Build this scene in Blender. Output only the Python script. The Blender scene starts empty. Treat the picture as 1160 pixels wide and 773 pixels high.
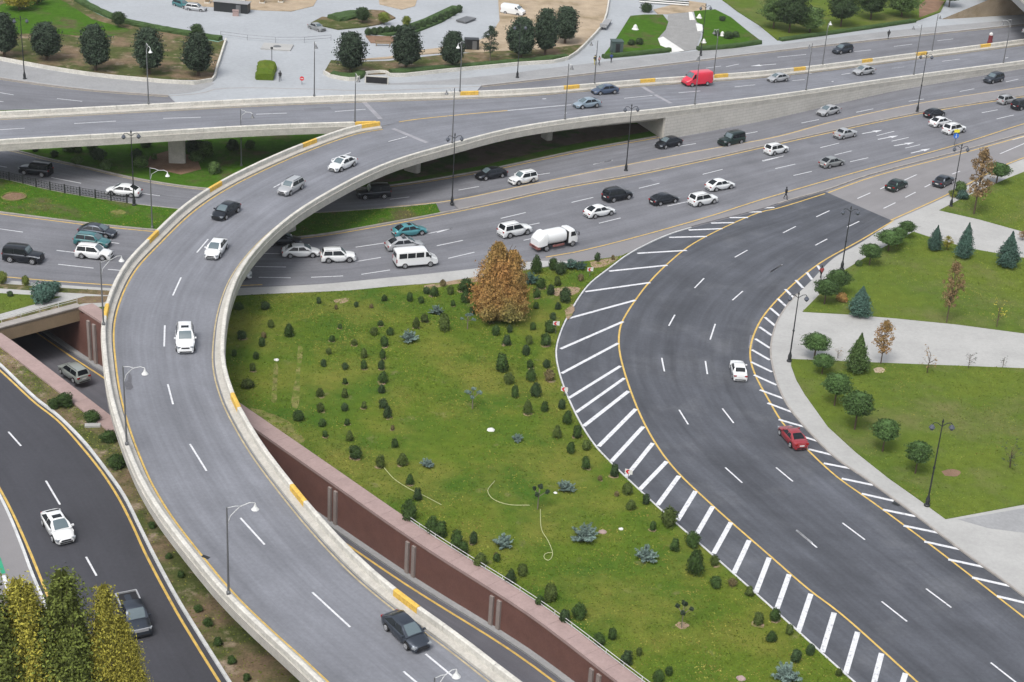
import bpy, bmesh, math, random
import numpy as np
from mathutils import Vector, Matrix
from mathutils.geometry import delaunay_2d_cdt, tessellate_polygon
random.seed(7)
S = bpy.context.scene
C = S.collection
# ------------------------------------------------------------------ camera
F, PITCH, ROLL, H = 1854.0, 0.44274, 0.06314, 79.0
CX, CY = 580.0, 386.5
_f = Vector((0, math.cos(PITCH), -math.sin(PITCH)))
_r = Vector((1, 0, 0)); _u = Vector((0, math.sin(PITCH), math.cos(PITCH)))
CR = math.cos(ROLL)*_r + math.sin(ROLL)*_u
CU = -math.sin(ROLL)*_r + math.cos(ROLL)*_u
cd = bpy.data.cameras.new("camera"); cam = bpy.data.objects.new("camera", cd); C.objects.link(cam)
cam.matrix_world = Matrix(((CR.x, CU.x, -_f.x, 0), (CR.y, CU.y, -_f.y, 0), (CR.z, CU.z, -_f.z, H), (0, 0, 0, 1)))
cd.sensor_width = 36; cd.lens = F/1160*36; cd.clip_start = 1; cd.clip_end = 5000
S.camera = cam
# ------------------------------------------------------------------ light
SUN_EL, SUN_AZ = math.radians(58), math.radians(205)      # high veiled sun from behind the camera
w = bpy.data.worlds.new("World"); S.world = w; w.use_nodes = True
nt = w.node_tree; bg = nt.nodes['Background']
sky = nt.nodes.new('ShaderNodeTexSky'); sky.sky_type = 'NISHITA'; sky.sun_disc = False
sky.sun_elevation = SUN_EL; sky.sun_rotation = SUN_AZ; sky.dust_density = 4.0; sky.air_density = 1.2; sky.ozone_density = 1.0
hs = nt.nodes.new('ShaderNodeHueSaturation'); hs.inputs['Saturation'].default_value = 0.42
nt.links.new(sky.outputs[0], hs.inputs['Color']); nt.links.new(hs.outputs[0], bg.inputs[0])
bg.inputs[1].default_value = 0.14
ld = bpy.data.lights.new("sun", 'SUN'); ld.energy = 1.35; ld.angle = math.radians(20); ld.color = (1, .965, .91)
sun = bpy.data.objects.new("sun", ld); C.objects.link(sun)
sd = Vector((math.sin(SUN_AZ)*math.cos(SUN_EL), math.cos(SUN_AZ)*math.cos(SUN_EL), math.sin(SUN_EL)))
sun.rotation_euler = sd.to_track_quat('Z', 'Y').to_euler(); sun.location = (0, 150, 120)
S.view_settings.view_transform = 'Standard'; S.view_settings.look = 'None'
S.view_settings.exposure = 0.52; S.view_settings.gamma = 1
# ------------------------------------------------------------------ helpers
def G(px, py, z=0.0):
    px, py, z = float(px), float(py), float(z)
    d = _f + (px-CX)/F*CR - (py-CY)/F*CU
    return Vector((0, 0, H)) + d*((z-H)/d.z)
def P(X):
    d = Vector(X)-Vector((0, 0, H)); z = d.dot(_f)
    return CX+F*d.dot(CR)/z, CY-F*d.dot(CU)/z
def height_to(base, ytop):
    lo, hi = 0.1, 40
    for _ in range(30):
        m = (lo+hi)/2
        if P(base+Vector((0, 0, m)))[1] > ytop: lo = m
        else: hi = m
    return lo
def cr(pts, n=5):
    """smooth a polyline through its points"""
    out = []; q = [np.array(p, float) for p in pts]
    for i in range(len(q)-1):
        p0 = q[i-1] if i else 2*q[0]-q[1]
        p3 = q[i+2] if i+2 < len(q) else 2*q[-1]-q[-2]
        p1, p2 = q[i], q[i+1]
        a = max(np.linalg.norm(p1-p0), 1e-6)**.5; b = max(np.linalg.norm(p2-p1), 1e-6)**.5; c = max(np.linalg.norm(p3-p2), 1e-6)**.5
        m1 = (p2-p1)-b*((p2-p0)/(a+b)-(p1-p0)/a)
        m2 = (p2-p1)-b*((p3-p1)/(b+c)-(p3-p2)/c)
        m1 = (p1-p0)*b/a*0+ (p2-p1 + b*((p1-p0)/a-(p2-p0)/(a+b)))
        m2 = (p2-p1 + b*((p3-p2)/c-(p3-p1)/(b+c)))
        for k in range(n):
            t = k/n; t2 = t*t; t3 = t2*t
            out.append((2*t3-3*t2+1)*p1+(t3-2*t2+t)*m1+(-2*t3+3*t2)*p2+(t3-t2)*m2)
    out.append(q[-1]); return [(float(o[0]), float(o[1])) for o in out]
def path(pts, z=0.0, smooth=5):
    pts = cr(pts, smooth) if smooth else pts
    return [G(x, y, z(x, y) if callable(z) else z) for x, y in pts]
def length(p): return sum((p[i+1]-p[i]).length for i in range(len(p)-1))
def resample(p, n=None, step=None):
    L = length(p)
    if n is None: n = max(2, int(round(L/step))+1)
    out = []; i = 0; acc = 0; seg = (p[1]-p[0]).length
    for k in range(n):
        t = L*k/(n-1)
        while i < len(p)-2 and acc+seg < t: acc += seg; i += 1; seg = (p[i+1]-p[i]).length
        out.append(p[i].lerp(p[i+1], min(1, max(0, (t-acc)/max(seg, 1e-9)))))
    return out
def normals(p):
    out = []
    for i in range(len(p)):
        a = p[max(0, i-1)]; b = p[min(len(p)-1, i+1)]; d = Vector((b.x-a.x, b.y-a.y, 0)).normalized()
        out.append(Vector((-d.y, d.x, 0)))
    return out
def offset(p, d):
    return [a+n*d for a, n in zip(p, normals(p))]
def setz(p, z): return [Vector((a.x, a.y, z)) for a in p]
def hx(v): return tuple(((int(v[i:i+2], 16)/255)**2.2) for i in (0, 2, 4))+(1,)
def tag(o, label=None, cat=None, group=None, kind=None):
    if label: o['label'] = label
    if cat: o['category'] = cat
    if group: o['group'] = group
    if kind: o['kind'] = kind
    return o
def link(name, me, m=None, parent=None, kind=None):
    o = bpy.data.objects.new(name, me); C.objects.link(o)
    if m is not None:
        me.materials.clear(); me.materials.append(m)
    if parent is not None:
        o.parent = parent
        loc = parent.get('_w')
        if loc is not None: o.matrix_parent_inverse = Matrix.Translation(-Vector(loc))
    if kind: o['kind'] = kind
    return o
def empty(name, loc=(0, 0, 0), rz=0, world_children=False):
    o = bpy.data.objects.new(name, None); C.objects.link(o); o.location = loc; o.rotation_euler = (0, 0, rz)
    o.empty_display_size = .3
    return o
def wobj(name, me, m, parent=None, kind=None):
    """link a mesh given in world coordinates under a parent that may stand elsewhere"""
    o = link(name, me, m, None, kind)
    if parent is not None:
        o.parent = parent
        pm = Matrix.Identity(4); q = parent
        while q is not None:
            pm = q.matrix_parent_inverse @ Matrix.Translation(q.location) @ pm if False else Matrix.Translation(q.location) @ pm
            if q.parent is not None: pm = q.matrix_parent_inverse @ pm
            q = q.parent
        o.matrix_parent_inverse = pm.inverted()
    return o
def mesh(name, v, f, smooth=False, uv=None):
    me = bpy.data.meshes.new(name); me.from_pydata([tuple(a) for a in v], [], f)
    if uv:
        l = me.uv_layers.new(name='UVMap')
        for i, lp in enumerate(me.loops): l.data[i].uv = uv[lp.vertex_index]
    if smooth: me.polygons.foreach_set('use_smooth', [True]*len(me.polygons))
    me.update(); return me
class MB:
    """collects boxes, bars and lathes into one mesh"""
    def __init__(s): s.v = []; s.f = []
    def add(s, v, f):
        o = len(s.v); s.v += [tuple(a) for a in v]; s.f += [tuple(i+o for i in q) for q in f]
    def box(s, c, d, rz=0):
        x, y, z = d[0]/2, d[1]/2, d[2]/2; ca, sa = math.cos(rz), math.sin(rz); v = []
        for i in (-x, x):
            for j in (-y, y):
                for k in (-z, z): v.append((c[0]+i*ca-j*sa, c[1]+i*sa+j*ca, c[2]+k))
        s.add(v, [(0, 1, 3, 2), (4, 6, 7, 5), (0, 4, 5, 1), (2, 3, 7, 6), (0, 2, 6, 4), (1, 5, 7, 3)])
        return s
    def bar(s, a, b, r0, r1=None, n=6):
        r1 = r0 if r1 is None else r1; a = Vector(a); b = Vector(b); d = (b-a).normalized()
        u = d.orthogonal().normalized(); w_ = d.cross(u); v = []
        for p, r in ((a, r0), (b, r1)):
            for k in range(n):
                t = 2*math.pi*k/n; v.append(p+(u*math.cos(t)+w_*math.sin(t))*r)
        f = [(k, (k+1) % n, n+(k+1) % n, n+k) for k in range(n)]
        f += [tuple(range(n-1, -1, -1)), tuple(range(n, 2*n))]
        s.add(v, f); return s
    def tube(s, pts, r, n=6):
        for i in range(len(pts)-1): s.bar(pts[i], pts[i+1], r if not callable(r) else r(i/(len(pts)-1)), r if not callable(r) else r((i+1)/(len(pts)-1)), n)
        return s
    def lathe(s, prof, c=(0, 0, 0), n=12):
        v = []; f = []
        for r, z in prof:
            for k in range(n):
                t = 2*math.pi*k/n; v.append((c[0]+r*math.cos(t), c[1]+r*math.sin(t), c[2]+z))
        m = len(prof)
        for i in range(m-1):
            for k in range(n): f.append((i*n+k, i*n+(k+1) % n, (i+1)*n+(k+1) % n, (i+1)*n+k))
        f.append(tuple(range(n-1, -1, -1))); f.append(tuple((m-1)*n+k for k in range(n)))
        s.add(v, f); return s
    def me(s, name, smooth=False): return mesh(name, s.v, s.f, smooth)
def prism(name, outline, z0, z1, m, parent=None, kind=None):
    """flat polygon with vertical sides"""
    pts = [Vector((p.x, p.y, 0)) for p in outline]
    area = sum(pts[i].x*pts[(i+1) % len(pts)].y-pts[(i+1) % len(pts)].x*pts[i].y for i in range(len(pts)))
    if area < 0: pts.reverse()
    n = len(pts); tri = tessellate_polygon([pts])
    v = [(p.x, p.y, z1) for p in pts]+[(p.x, p.y, z0) for p in pts]
    f = []
    for t in tri:
        a, b, c = (pts[i] for i in t)
        cr_ = (b.x-a.x)*(c.y-a.y)-(b.y-a.y)*(c.x-a.x)
        if abs(cr_) < 1e-7: continue
        t = tuple(t) if cr_ > 0 else tuple(reversed(t))
        f.append(t)
    f += [(i, n+i, n+(i+1) % n, (i+1) % n) for i in range(n)]
    return wobj(name, mesh(name, v, f), m, parent, kind)
def ribbon(name, A, B, m, dz=0.01, parent=None, kind=None, n=None, step=4.0, across=4):
    if n is None: n = max(4, int(max(length(A), length(B))/step))
    A = resample(A, n); B = resample(B, n); v = []; uv = []; f = []; L = 0
    for i in range(n):
        if i: L += ((A[i]+B[i])/2-(A[i-1]+B[i-1])/2).length
        for k in range(across+1):
            p = A[i].lerp(B[i], k/across); v.append((p.x, p.y, p.z+dz)); uv.append((k/across, L/10))
    for i in range(n-1):
        for k in range(across):
            a = i*(across+1)+k; f.append((a, a+1, a+across+2, a+across+1))
    me = mesh(name, v, f, uv=uv); me.update()
    if me.polygons[0].normal.z < 0: me.flip_normals()
    return wobj(name, me, m, parent, kind)
def strip(name, p, width, m, dz=0.02, parent=None, kind=None):
    return ribbon(name, offset(p, width/2), offset(p, -width/2), m, dz, parent, kind, n=len(p), across=1)
def sweep(name, p, prof, m, parent=None, kind=None, closed=True):
    """profile points (offset to the left, height above the path)"""
    N = normals(p); k = len(prof); v = []; f = []
    for a, n in zip(p, N):
        for d, z in prof: v.append(a+n*d+Vector((0, 0, z)))
    for i in range(len(p)-1):
        for j in range(k if closed else k-1):
            f.append((i*k+j, (i+1)*k+j, (i+1)*k+(j+1) % k, i*k+(j+1) % k))
    if closed:
        f.append(tuple(range(k))); f.append(tuple((len(p)-1)*k+j for j in reversed(range(k))))
    me = mesh(name, v, f)
    bm = bmesh.new(); bm.from_mesh(me); bmesh.ops.recalc_face_normals(bm, faces=bm.faces); bm.to_mesh(me); bm.free()
    return wobj(name, me, m, parent, kind)
def dash(parent, a, b, z=0.0, wd=.16, name='lane_dash', m=None, dz=.024):
    za = z(*a) if callable(z) else z; zb = z(*b) if callable(z) else z
    A = G(a[0], a[1], za); B = G(b[0], b[1], zb)
    n = Vector((-(B-A).y, (B-A).x, 0)).normalized()*wd/2; up = Vector((0, 0, dz))
    v = [A+n+up, A-n+up, B-n+up, B+n+up]
    me = mesh(name, v, [(0, 1, 2, 3)])
    if me.polygons[0].normal.z < 0: me.flip_normals()
    return wobj(name, me, m or M['paint'], parent)
def arrow(parent, a, b, z=0.0, dz=.024, turn=0):
    """lane arrow from tail a to tip b"""
    za = z(*a) if callable(z) else z
    A = G(a[0], a[1], za); B = G(b[0], b[1], za); d = (B-A); L = d.length; d.normalize(); n = Vector((-d.y, d.x, 0)); up = Vector((0, 0, dz))
    v = [A+n*.12, A-n*.12, A+d*(L*.62)-n*.12, A+d*(L*.58)-n*.45, B, A+d*(L*.58)+n*.45, A+d*(L*.62)+n*.12]
    f = [(0, 1, 2, 6), (2, 3, 4), (2, 4, 6), (6, 4, 5)]
    if turn:
        k = len(v); q = A+d*L*.3
        v += [q, q+d*.3, q+n*turn*1.0+d*.5, q+n*turn*1.0+d*.2, q+n*turn*1.5+d*.3, q+n*turn*.9+d*.9, q+n*turn*.9-d*.2]
        f += [(k, k+1, k+2, k+3), (k+4, k+5, k+6)]
    me = mesh('lane_arrow', [p+up for p in v], f)
    for p in me.polygons:
        pass
    bm = bmesh.new(); bm.from_mesh(me)
    for fc in bm.faces:
        fc.normal_update()
        if fc.normal.z < 0: fc.normal_flip()
    bm.to_mesh(me); bm.free()
    return wobj('lane_arrow', me, M['paint'], parent)
# ------------------------------------------------------------------ materials
def mat(name, col, rough=.8, metal=0, bump=0, bscale=20, var=.12, vscale=.6, spec=.35, fine=.08, fscale=9, coat=0, uvstreak=0, patches=None, island=0, blotch=None):
    m = bpy.data.materials.new(name); m.use_nodes = True; t = m.node_tree; N = t.nodes; K = t.links
    b = N['Principled BSDF']; b.inputs['Roughness'].default_value = rough; b.inputs['Metallic'].default_value = metal
    b.inputs['Specular IOR Level'].default_value = spec
    if coat: b.inputs['Coat Weight'].default_value = coat; b.inputs['Coat Roughness'].default_value = .08
    tc = N.new('ShaderNodeTexCoord')
    rgb = N.new('ShaderNodeRGB'); rgb.outputs[0].default_value = col; cur = rgb.outputs[0]
    def noise(sc, det=4, vec=None, rg=.6):
        n = N.new('ShaderNodeTexNoise'); n.inputs['Scale'].default_value = sc; n.inputs['Detail'].default_value = det; n.inputs['Roughness'].default_value = rg
        K.new(vec or tc.outputs['Object'], n.inputs['Vector']); return n.outputs['Fac']
    def mulvar(cur, fac, amt, lo=.3, hi=.7):
        mr = N.new('ShaderNodeMapRange'); mr.inputs[1].default_value = lo; mr.inputs[2].default_value = hi
        mr.inputs[3].default_value = 1-amt; mr.inputs[4].default_value = 1+amt; K.new(fac, mr.inputs[0])
        mx = N.new('ShaderNodeVectorMath'); mx.operation = 'SCALE'; K.new(cur, mx.inputs[0]); K.new(mr.outputs[0], mx.inputs['Scale']); return mx.outputs[0]
    if patches:
        for (c2, sc, lo, hi) in patches:
            mr = N.new('ShaderNodeMapRange'); mr.inputs[1].default_value = lo; mr.inputs[2].default_value = hi
            K.new(noise(sc, 5, None, .65), mr.inputs[0])
            mx = N.new('ShaderNodeMix'); mx.data_type = 'RGBA'; K.new(mr.outputs[0], mx.inputs[0]); K.new(cur, mx.inputs[6]); mx.inputs[7].default_value = c2
            cur = mx.outputs[2]
    if var: cur = mulvar(cur, noise(vscale, 4), var)
    if fine: cur = mulvar(cur, noise(fscale, 3), fine)
    if uvstreak:
        for sx, sy, am in ((9, .25, uvstreak), (28, .6, uvstreak*.6), (3, 1.6, uvstreak*.7)):
            mp = N.new('ShaderNodeMapping'); mp.inputs['Scale'].default_value = (sx, sy, 1); K.new(tc.outputs['UV'], mp.inputs['Vector'])
            cur = mulvar(cur, noise(1, 4, mp.outputs[0]), am)
    if island:
        g = N.new('ShaderNodeNewGeometry'); cur = mulvar(cur, g.outputs['Random Per Island'], island, 0, 1)
        oi = N.new('ShaderNodeObjectInfo'); cur = mulvar(cur, oi.outputs['Random'], .18, 0, 1)
    K.new(cur, b.inputs['Base Color'])
    if bump:
        bp = N.new('ShaderNodeBump'); bp.inputs['Strength'].default_value = bump; bp.inputs['Distance'].default_value = .05
        K.new(noise(bscale, 4), bp.inputs['Height']); K.new(bp.outputs[0], b.inputs['Normal'])
    return m
M = {}
M['ground'] = mat('dry ground', (.22, .19, .14, 1), patches=[((.07, .1, .03, 1), .03, .45, .55)])
M['asphalt'] = mat('worn asphalt', (.150, .154, .170, 1), .85, bump=.15, bscale=30, var=.07, vscale=.12, fine=.09, fscale=3, uvstreak=.15)
M['asphalt_under'] = mat('plain asphalt', (.150, .152, .168, 1), .85, var=.08, vscale=.12, fine=.06, fscale=4)
M['dark'] = mat('new asphalt', (.072, .077, .090, 1), .7, bump=.15, bscale=30, var=.14, vscale=.09, fine=.10, fscale=3, uvstreak=.24, patches=[((.105, .11, .122, 1), .12, .52, .72)])
M['left'] = mat('fresh dark asphalt', (.050, .051, .060, 1), .7, bump=.15, bscale=30, var=.08, vscale=.2, fine=.08, fscale=3, uvstreak=.08)
M['pale_asphalt'] = mat('pale asphalt', (.205, .2, .205, 1), .85, var=.07, vscale=.2, fine=.05, uvstreak=.05)
M['deck'] = mat('deck asphalt', (.168, .175, .196, 1), .8, bump=.12, bscale=30, var=.09, vscale=.12, fine=.08, fscale=3, uvstreak=.14)
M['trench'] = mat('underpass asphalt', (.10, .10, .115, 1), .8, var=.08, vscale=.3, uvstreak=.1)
M['paint'] = mat('white road paint', (.60, .61, .63, 1), .6, var=.14, vscale=2.5, fine=.16, fscale=9, patches=[((.28, .28, .30, 1), 2.2, .56, .72)])
M['yellow'] = mat('yellow road paint', (.56, .38, .10, 1), .65, patches=[((.30, .24, .12, 1), 1.8, .55, .70)], var=.18, vscale=1.2, fine=.15, fscale=10)
M['faded'] = mat('faded yellow paint', (.40, .33, .20, 1), .75, var=.25, vscale=1, fine=.2)
M['joint'] = mat('joint mortar', (.27, .27, .29, 1), .85, var=.15)
M['concrete'] = mat('parapet concrete', (.40, .385, .35, 1), .85, bump=.15, bscale=8, var=.12, vscale=.8, fine=.12, fscale=5)
M['parapet'] = mat('whitewashed parapet', (.52, .505, .46, 1), .8, bump=.1, bscale=8, var=.14, vscale=.7, fine=.14, fscale=4)
M['yblock'] = mat('ochre painted block', (.62, .40, .08, 1), .75, var=.15, vscale=1, fine=.2, fscale=5)
M['kerb'] = mat('kerb stone', (.30, .28, .26, 1), .85, var=.15, vscale=1, fine=.15)
M['wkerb'] = mat('white kerb', (.52, .53, .53, 1), .8, var=.15, vscale=1, fine=.15)
M['pave'] = mat('pale paving', (.36, .36, .35, 1), .85, var=.08, vscale=.25, fine=.06, fscale=3)
M['plaza'] = mat('plaza paving', (.33, .35, .37, 1), .8, var=.08, vscale=.08, fine=.06, fscale=1.5)
M['sidewalk'] = mat('grey sidewalk', (.27, .275, .28, 1), .85, var=.08, vscale=.3, fine=.08, fscale=3)
GR = (.085, .128, .016, 1)
M['grass'] = mat('garden grass', GR, 1, spec=.05, bump=.7, bscale=7, var=.13, vscale=1.1, fine=.2, fscale=7,
    patches=[((.046, .100, .014, 1), .07, .42, .66), ((.170, .165, .036, 1), .10, .45, .74), ((.18, .165, .08, 1), .35, .62, .80)])
M['park'] = mat('park grass', (.104, .140, .022, 1), 1, spec=.05, bump=.6, bscale=7, var=.12, vscale=.8, fine=.16, fscale=6,
    patches=[((.060, .110, .020, 1), .06, .4, .66), ((.150, .145, .055, 1), .12, .48, .75)])
M['lush'] = mat('lush grass', (.048, .112, .010, 1), 1, spec=.05, bump=.6, bscale=7, var=.16, vscale=.8, fine=.2, fscale=5,
    patches=[((.09, .085, .04, 1), .15, .52, .66)])
M['rough_grass'] = mat('rough verge', (.07, .085, .028, 1), 1, spec=.05, bump=.7, bscale=6, var=.2, vscale=.8, fine=.2, fscale=5,
    patches=[((.17, .125, .08, 1), .16, .44, .60), ((.24, .19, .14, 1), .4, .56, .68)])
M['sand'] = mat('bare sandy soil', (.36, .29, .21, 1), 1, spec=.05, var=.14, vscale=.4, fine=.15, patches=[((.24, .19, .12, 1), .15, .5, .65)])
M['soil'] = mat('dark brown soil', (.10, .08, .06, 1), 1, spec=.05, var=.2, vscale=.5, fine=.2, patches=[((.045, .08, .018, 1), .12, .5, .6)])  # dark brown earth, green in patches
M['earth'] = mat('reddish earth', (.20, .13, .09, 1), 1, spec=.05, var=.2, fine=.2)
M['gravel'] = mat('grey cobbles', (.24, .24, .235, 1), .9, var=.1, vscale=.5, fine=.25, fscale=6)
M['hedge'] = mat('hedge leaf', (.048, .085, .028, 1), .9, spec=.15, bump=.8, bscale=6, var=.2, fine=.3, fscale=5)
M['stone'] = mat('white stone', (.62, .62, .60, 1), .8, var=.1)
M['metal_dark'] = mat('dark painted steel', (.03, .033, .035, 1), .45, .3, var=.1)
M['metal_grey'] = mat('galvanised steel', (.16, .165, .17, 1), .5, .4, var=.1)
M['lamp_white'] = mat('white lamp glass', (.62, .63, .62, 1), .3, var=0, fine=0)
M['lamp_grey'] = mat('grey lantern', (.07, .08, .10, 1), .35, var=0, fine=0)
M['bark'] = mat('bark', (.10, .075, .055, 1), .95, var=.2, vscale=3, spec=.1)
M['palebark'] = mat('pale bark', (.20, .17, .14, 1), .95, var=.2, vscale=3, spec=.1)
def leafm(name, col, island=.45, **k):
    m = mat(name, col, .75, spec=.2, var=.22, vscale=.7, fine=0, island=island, **k); return m
M['leaf_dark'] = leafm('dark evergreen leaf', (.036, .062, .024, 1))
M['leaf_olive'] = leafm('olive leaf', (.036, .056, .034, 1))
M['leaf_green'] = leafm('green leaf', (.075, .125, .038, 1))
M['leaf_thuja'] = leafm('thuja leaf', (.038, .070, .018, 1), .45)
M['leaf_moss'] = leafm('moss green leaf', (.062, .088, .022, 1), .45)
M['leaf_brown'] = leafm('bronzed leaf', (.13, .105, .05, 1), .5)
M['leaf_blue'] = leafm('blue spruce needle', (.14, .20, .175, 1), .4)
M['leaf_bluegreen'] = leafm('blue green needle', (.06, .115, .09, 1), .4)
M['leaf_orange'] = leafm('autumn orange leaf', (.36, .19, .065, 1), .45, patches=[((.19, .17, .055, 1), .5, .42, .6)])
M['leaf_rust'] = leafm('rusty leaf', (.25, .17, .085, 1), .45)
M['leaf_yellow'] = leafm('yellowing poplar leaf', (.33, .29, .045, 1), .45, patches=[((.17, .19, .035, 1), .28, .42, .60)])
M['leaf_ygreen'] = leafm('yellow green leaf', (.12, .15, .03, 1), .55, patches=[((.30, .26, .04, 1), .3, .5, .64)])
M['leaf_pine'] = leafm('pine needle', (.055, .102, .030, 1), .45)
def granite():
    m = mat('red granite', (.14, .070, .058, 1), .55, var=.12, vscale=.8, fine=.12, fscale=8)
    return m
M['granite'] = granite()
M['coping'] = mat('pink stone coping', (.32, .235, .22, 1), .7, var=.08, vscale=.8, fine=.08, fscale=4)
M['pilaster'] = mat('grey stone pilaster', (.25, .215, .20, 1), .8, var=.12)
M['beam'] = mat('tan portal concrete', (.24, .18, .115, 1), .85, var=.12, fine=.1)
def wallmat():
    m = mat('coursed wall blocks', (.47, .455, .42, 1), .85, var=.08, vscale=.4, fine=.06); t = m.node_tree; N = t.nodes; K = t.links; b = N['Principled BSDF']
    src = b.inputs['Base Color'].links[0].from_socket
    br = N.new('ShaderNodeTexBrick'); tc = N.new('ShaderNodeTexCoord')
    br.inputs['Scale'].default_value = 1; br.inputs['Brick Width'].default_value = 1.4; br.inputs['Row Height'].default_value = .55
    br.inputs['Mortar Size'].default_value = .04; br.inputs['Color1'].default_value = (1, 1, 1, 1); br.inputs['Color2'].default_value = (.97, .97, .97, 1); br.inputs['Mortar'].default_value = (.78, .77, .76, 1)
    K.new(tc.outputs['UV'], br.inputs['Vector'])
    mx = N.new('ShaderNodeMix'); mx.data_type = 'RGBA'; mx.blend_type = 'MULTIPLY'; mx.inputs[0].default_value = 1
    K.new(src, mx.inputs[6]); K.new(br.outputs['Color'], mx.inputs[7]); K.new(mx.outputs[2], b.inputs['Base Color']); return m
M['wall'] = wallmat()
M['rubber'] = mat('tyre rubber', (.015, .015, .016, 1), .8, var=0, fine=0)
M['rim'] = mat('alloy rim', (.46, .47, .49, 1), .35, .4, var=0, fine=0)
M['glass'] = mat('tinted car glass', (.010, .013, .016, 1), .12, 0, var=0, fine=0, spec=.35)
M['screen'] = mat('windscreen with painted sky tint', (.10, .135, .15, 1), .07, 0, var=0, fine=0, spec=1)  # paler blue base colour stands in for the sky's reflection
M['trim'] = mat('black trim', (.018, .018, .02, 1), .5, var=0, fine=0)
M['head'] = mat('headlight glass', (.32, .34, .36, 1), .1, .3, var=0, fine=0)
M['tail'] = mat('tail light', (.28, .015, .015, 1), .2, var=0, fine=0)
M['plate'] = mat('number plate', (.6, .6, .58, 1), .5, var=0, fine=0)
CARC = dict(white=(.70, .715, .72), black=(.034, .039, .048), silver=(.40, .41, .42), darkgrey=(.045, .05, .055), teal=(.03, .14, .15), turquoise=(.07, .27, .30),
            navy=(.06, .09, .15), bluegrey=(.25, .32, .38), red=(.26, .022, .03), vanred=(.62, .02, .05), darkgreen=(.035, .062, .055), palegreen=(.33, .36, .34), charcoal=(.070, .082, .102), grey=(.25, .26, .26), maroon=(.05, .012, .018))
for k, c in CARC.items():
    M['car_'+k] = mat('car paint '+k, c+(1,), .32, 0.75 if k in ('black', 'charcoal', 'darkgreen') else 0.25 if k in ('silver', 'bluegrey', 'grey', 'navy', 'turquoise', 'palegreen') else 0, var=0, fine=0, coat=.25 if sum(c) < .3 else .8, spec=.5)
# ------------------------------------------------------------------ ground levels (photo pixels unprojected on to the ground)
RWp = [(94.4, 352.4), (116.4, 366.6), (291, 488), (349.6, 529), (472.7, 615), (600, 696.7), (698, 772), (790, 842), (880, 912), (1010, 1010)]
RW = resample([Vector((p.x, p.y, 0)) for p in path(RWp, 0.15, 4)], step=2.0)      # top of the granite wall, portal to bottom
LW = offset(RW, -10.2)
# offset to the left (west) side of the direction of travel
if (LW[0]-G(0, 379, .15)).length > (offset(RW, 10.2)[0]-G(0, 379, .15)).length: SGN = 1
else: SGN = -1
LW = offset(RW, SGN*10.2)
def floor_z(y): return max(-5.9, min(-2.9, -5.75+(167-y)*.0454))
COP_R = offset(RW, -SGN*1.7); COP_L = offset(LW, SGN*1.6)
# portal line
pa = G(94.4, 348, .15); pb = G(0, 373, .15); pd = (pb-pa).normalized()
def isect(p, d, q, e):
    # p + t d meets q + s e (2-D)
    det = d.x*(-e.y)+e.x*d.y; rx = q.x-p.x; ry = q.y-p.y
    t = (rx*(-e.y)+e.x*ry)/det; return p+d*t
rwdir = (RW[0]-RW[3]).normalized()
lwP = isect(pa, pd, LW[0], rwdir); copP = isect(pa, pd, COP_L[0], rwdir); rwP = isect(pa, pd, RW[0], rwdir)
lwP.z = rwP.z = copP.z = 0
HOLE = [rwP]+RW[1:]+list(reversed([p for p in LW if (p-lwP).dot(rwdir) < 0]))+[lwP]
def sheet(name, corners, m, z, kind='structure'):
    pts = [Vector((p[0], p[1])) for p in corners]; k = len(pts); hp = [Vector((p.x, p.y)) for p in HOLE]
    pts += hp; ed = [(i, (i+1) % k) for i in range(k)]+[(k+i, k+(i+1) % len(hp)) for i in range(len(hp))]
    v, e, f, _, _, _ = delaunay_2d_cdt(pts, ed, [], 0, 1e-5)
    def inside(c):
        r = False; j = len(hp)-1
        for i in range(len(hp)):
            if (hp[i].y > c.y) != (hp[j].y > c.y) and c.x < (hp[j].x-hp[i].x)*(c.y-hp[i].y)/(hp[j].y-hp[i].y)+hp[i].x: r = not r
            j = i
        return r
    ff = []
    for t in f:
        c = sum((v[i] for i in t), Vector((0, 0)))/len(t)
        if not inside(c): ff.append(tuple(t))
    me = mesh(name, [(a.x, a.y, z) for a in v], ff)
    bm = bmesh.new(); bm.from_mesh(me)
    for fc in bm.faces:
        fc.normal_update()
        if fc.normal.z < 0: fc.normal_flip()
    bm.to_mesh(me); bm.free()
    return wobj(name, me, m, None, kind)
sheet('ground', [(-2500, -300), (2500, -300), (2500, 4200), (-2500, 4200)], M['ground'], -.06)
sheet('asphalt_apron', [(-150, 20), (230, 20), (230, 420), (-190, 420)], M['asphalt_under'], 0)
# deck height along the photograph
ZX = [(440, 6.0), (600, 5.3), (751, 4.2), (860, 3.3), (1015, 1.5), (1160, .6), (1300, .25)]
def zd(x, y=0):
    if x <= 440 or y > 400: return 6.0
    for (a, za), (b, zb) in zip(ZX, ZX[1:]):
        if x <= b: return za+(zb-za)*(x-a)/(b-a)
    return .25
def zp(x, y=0): return zd(x, y)+.9
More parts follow.
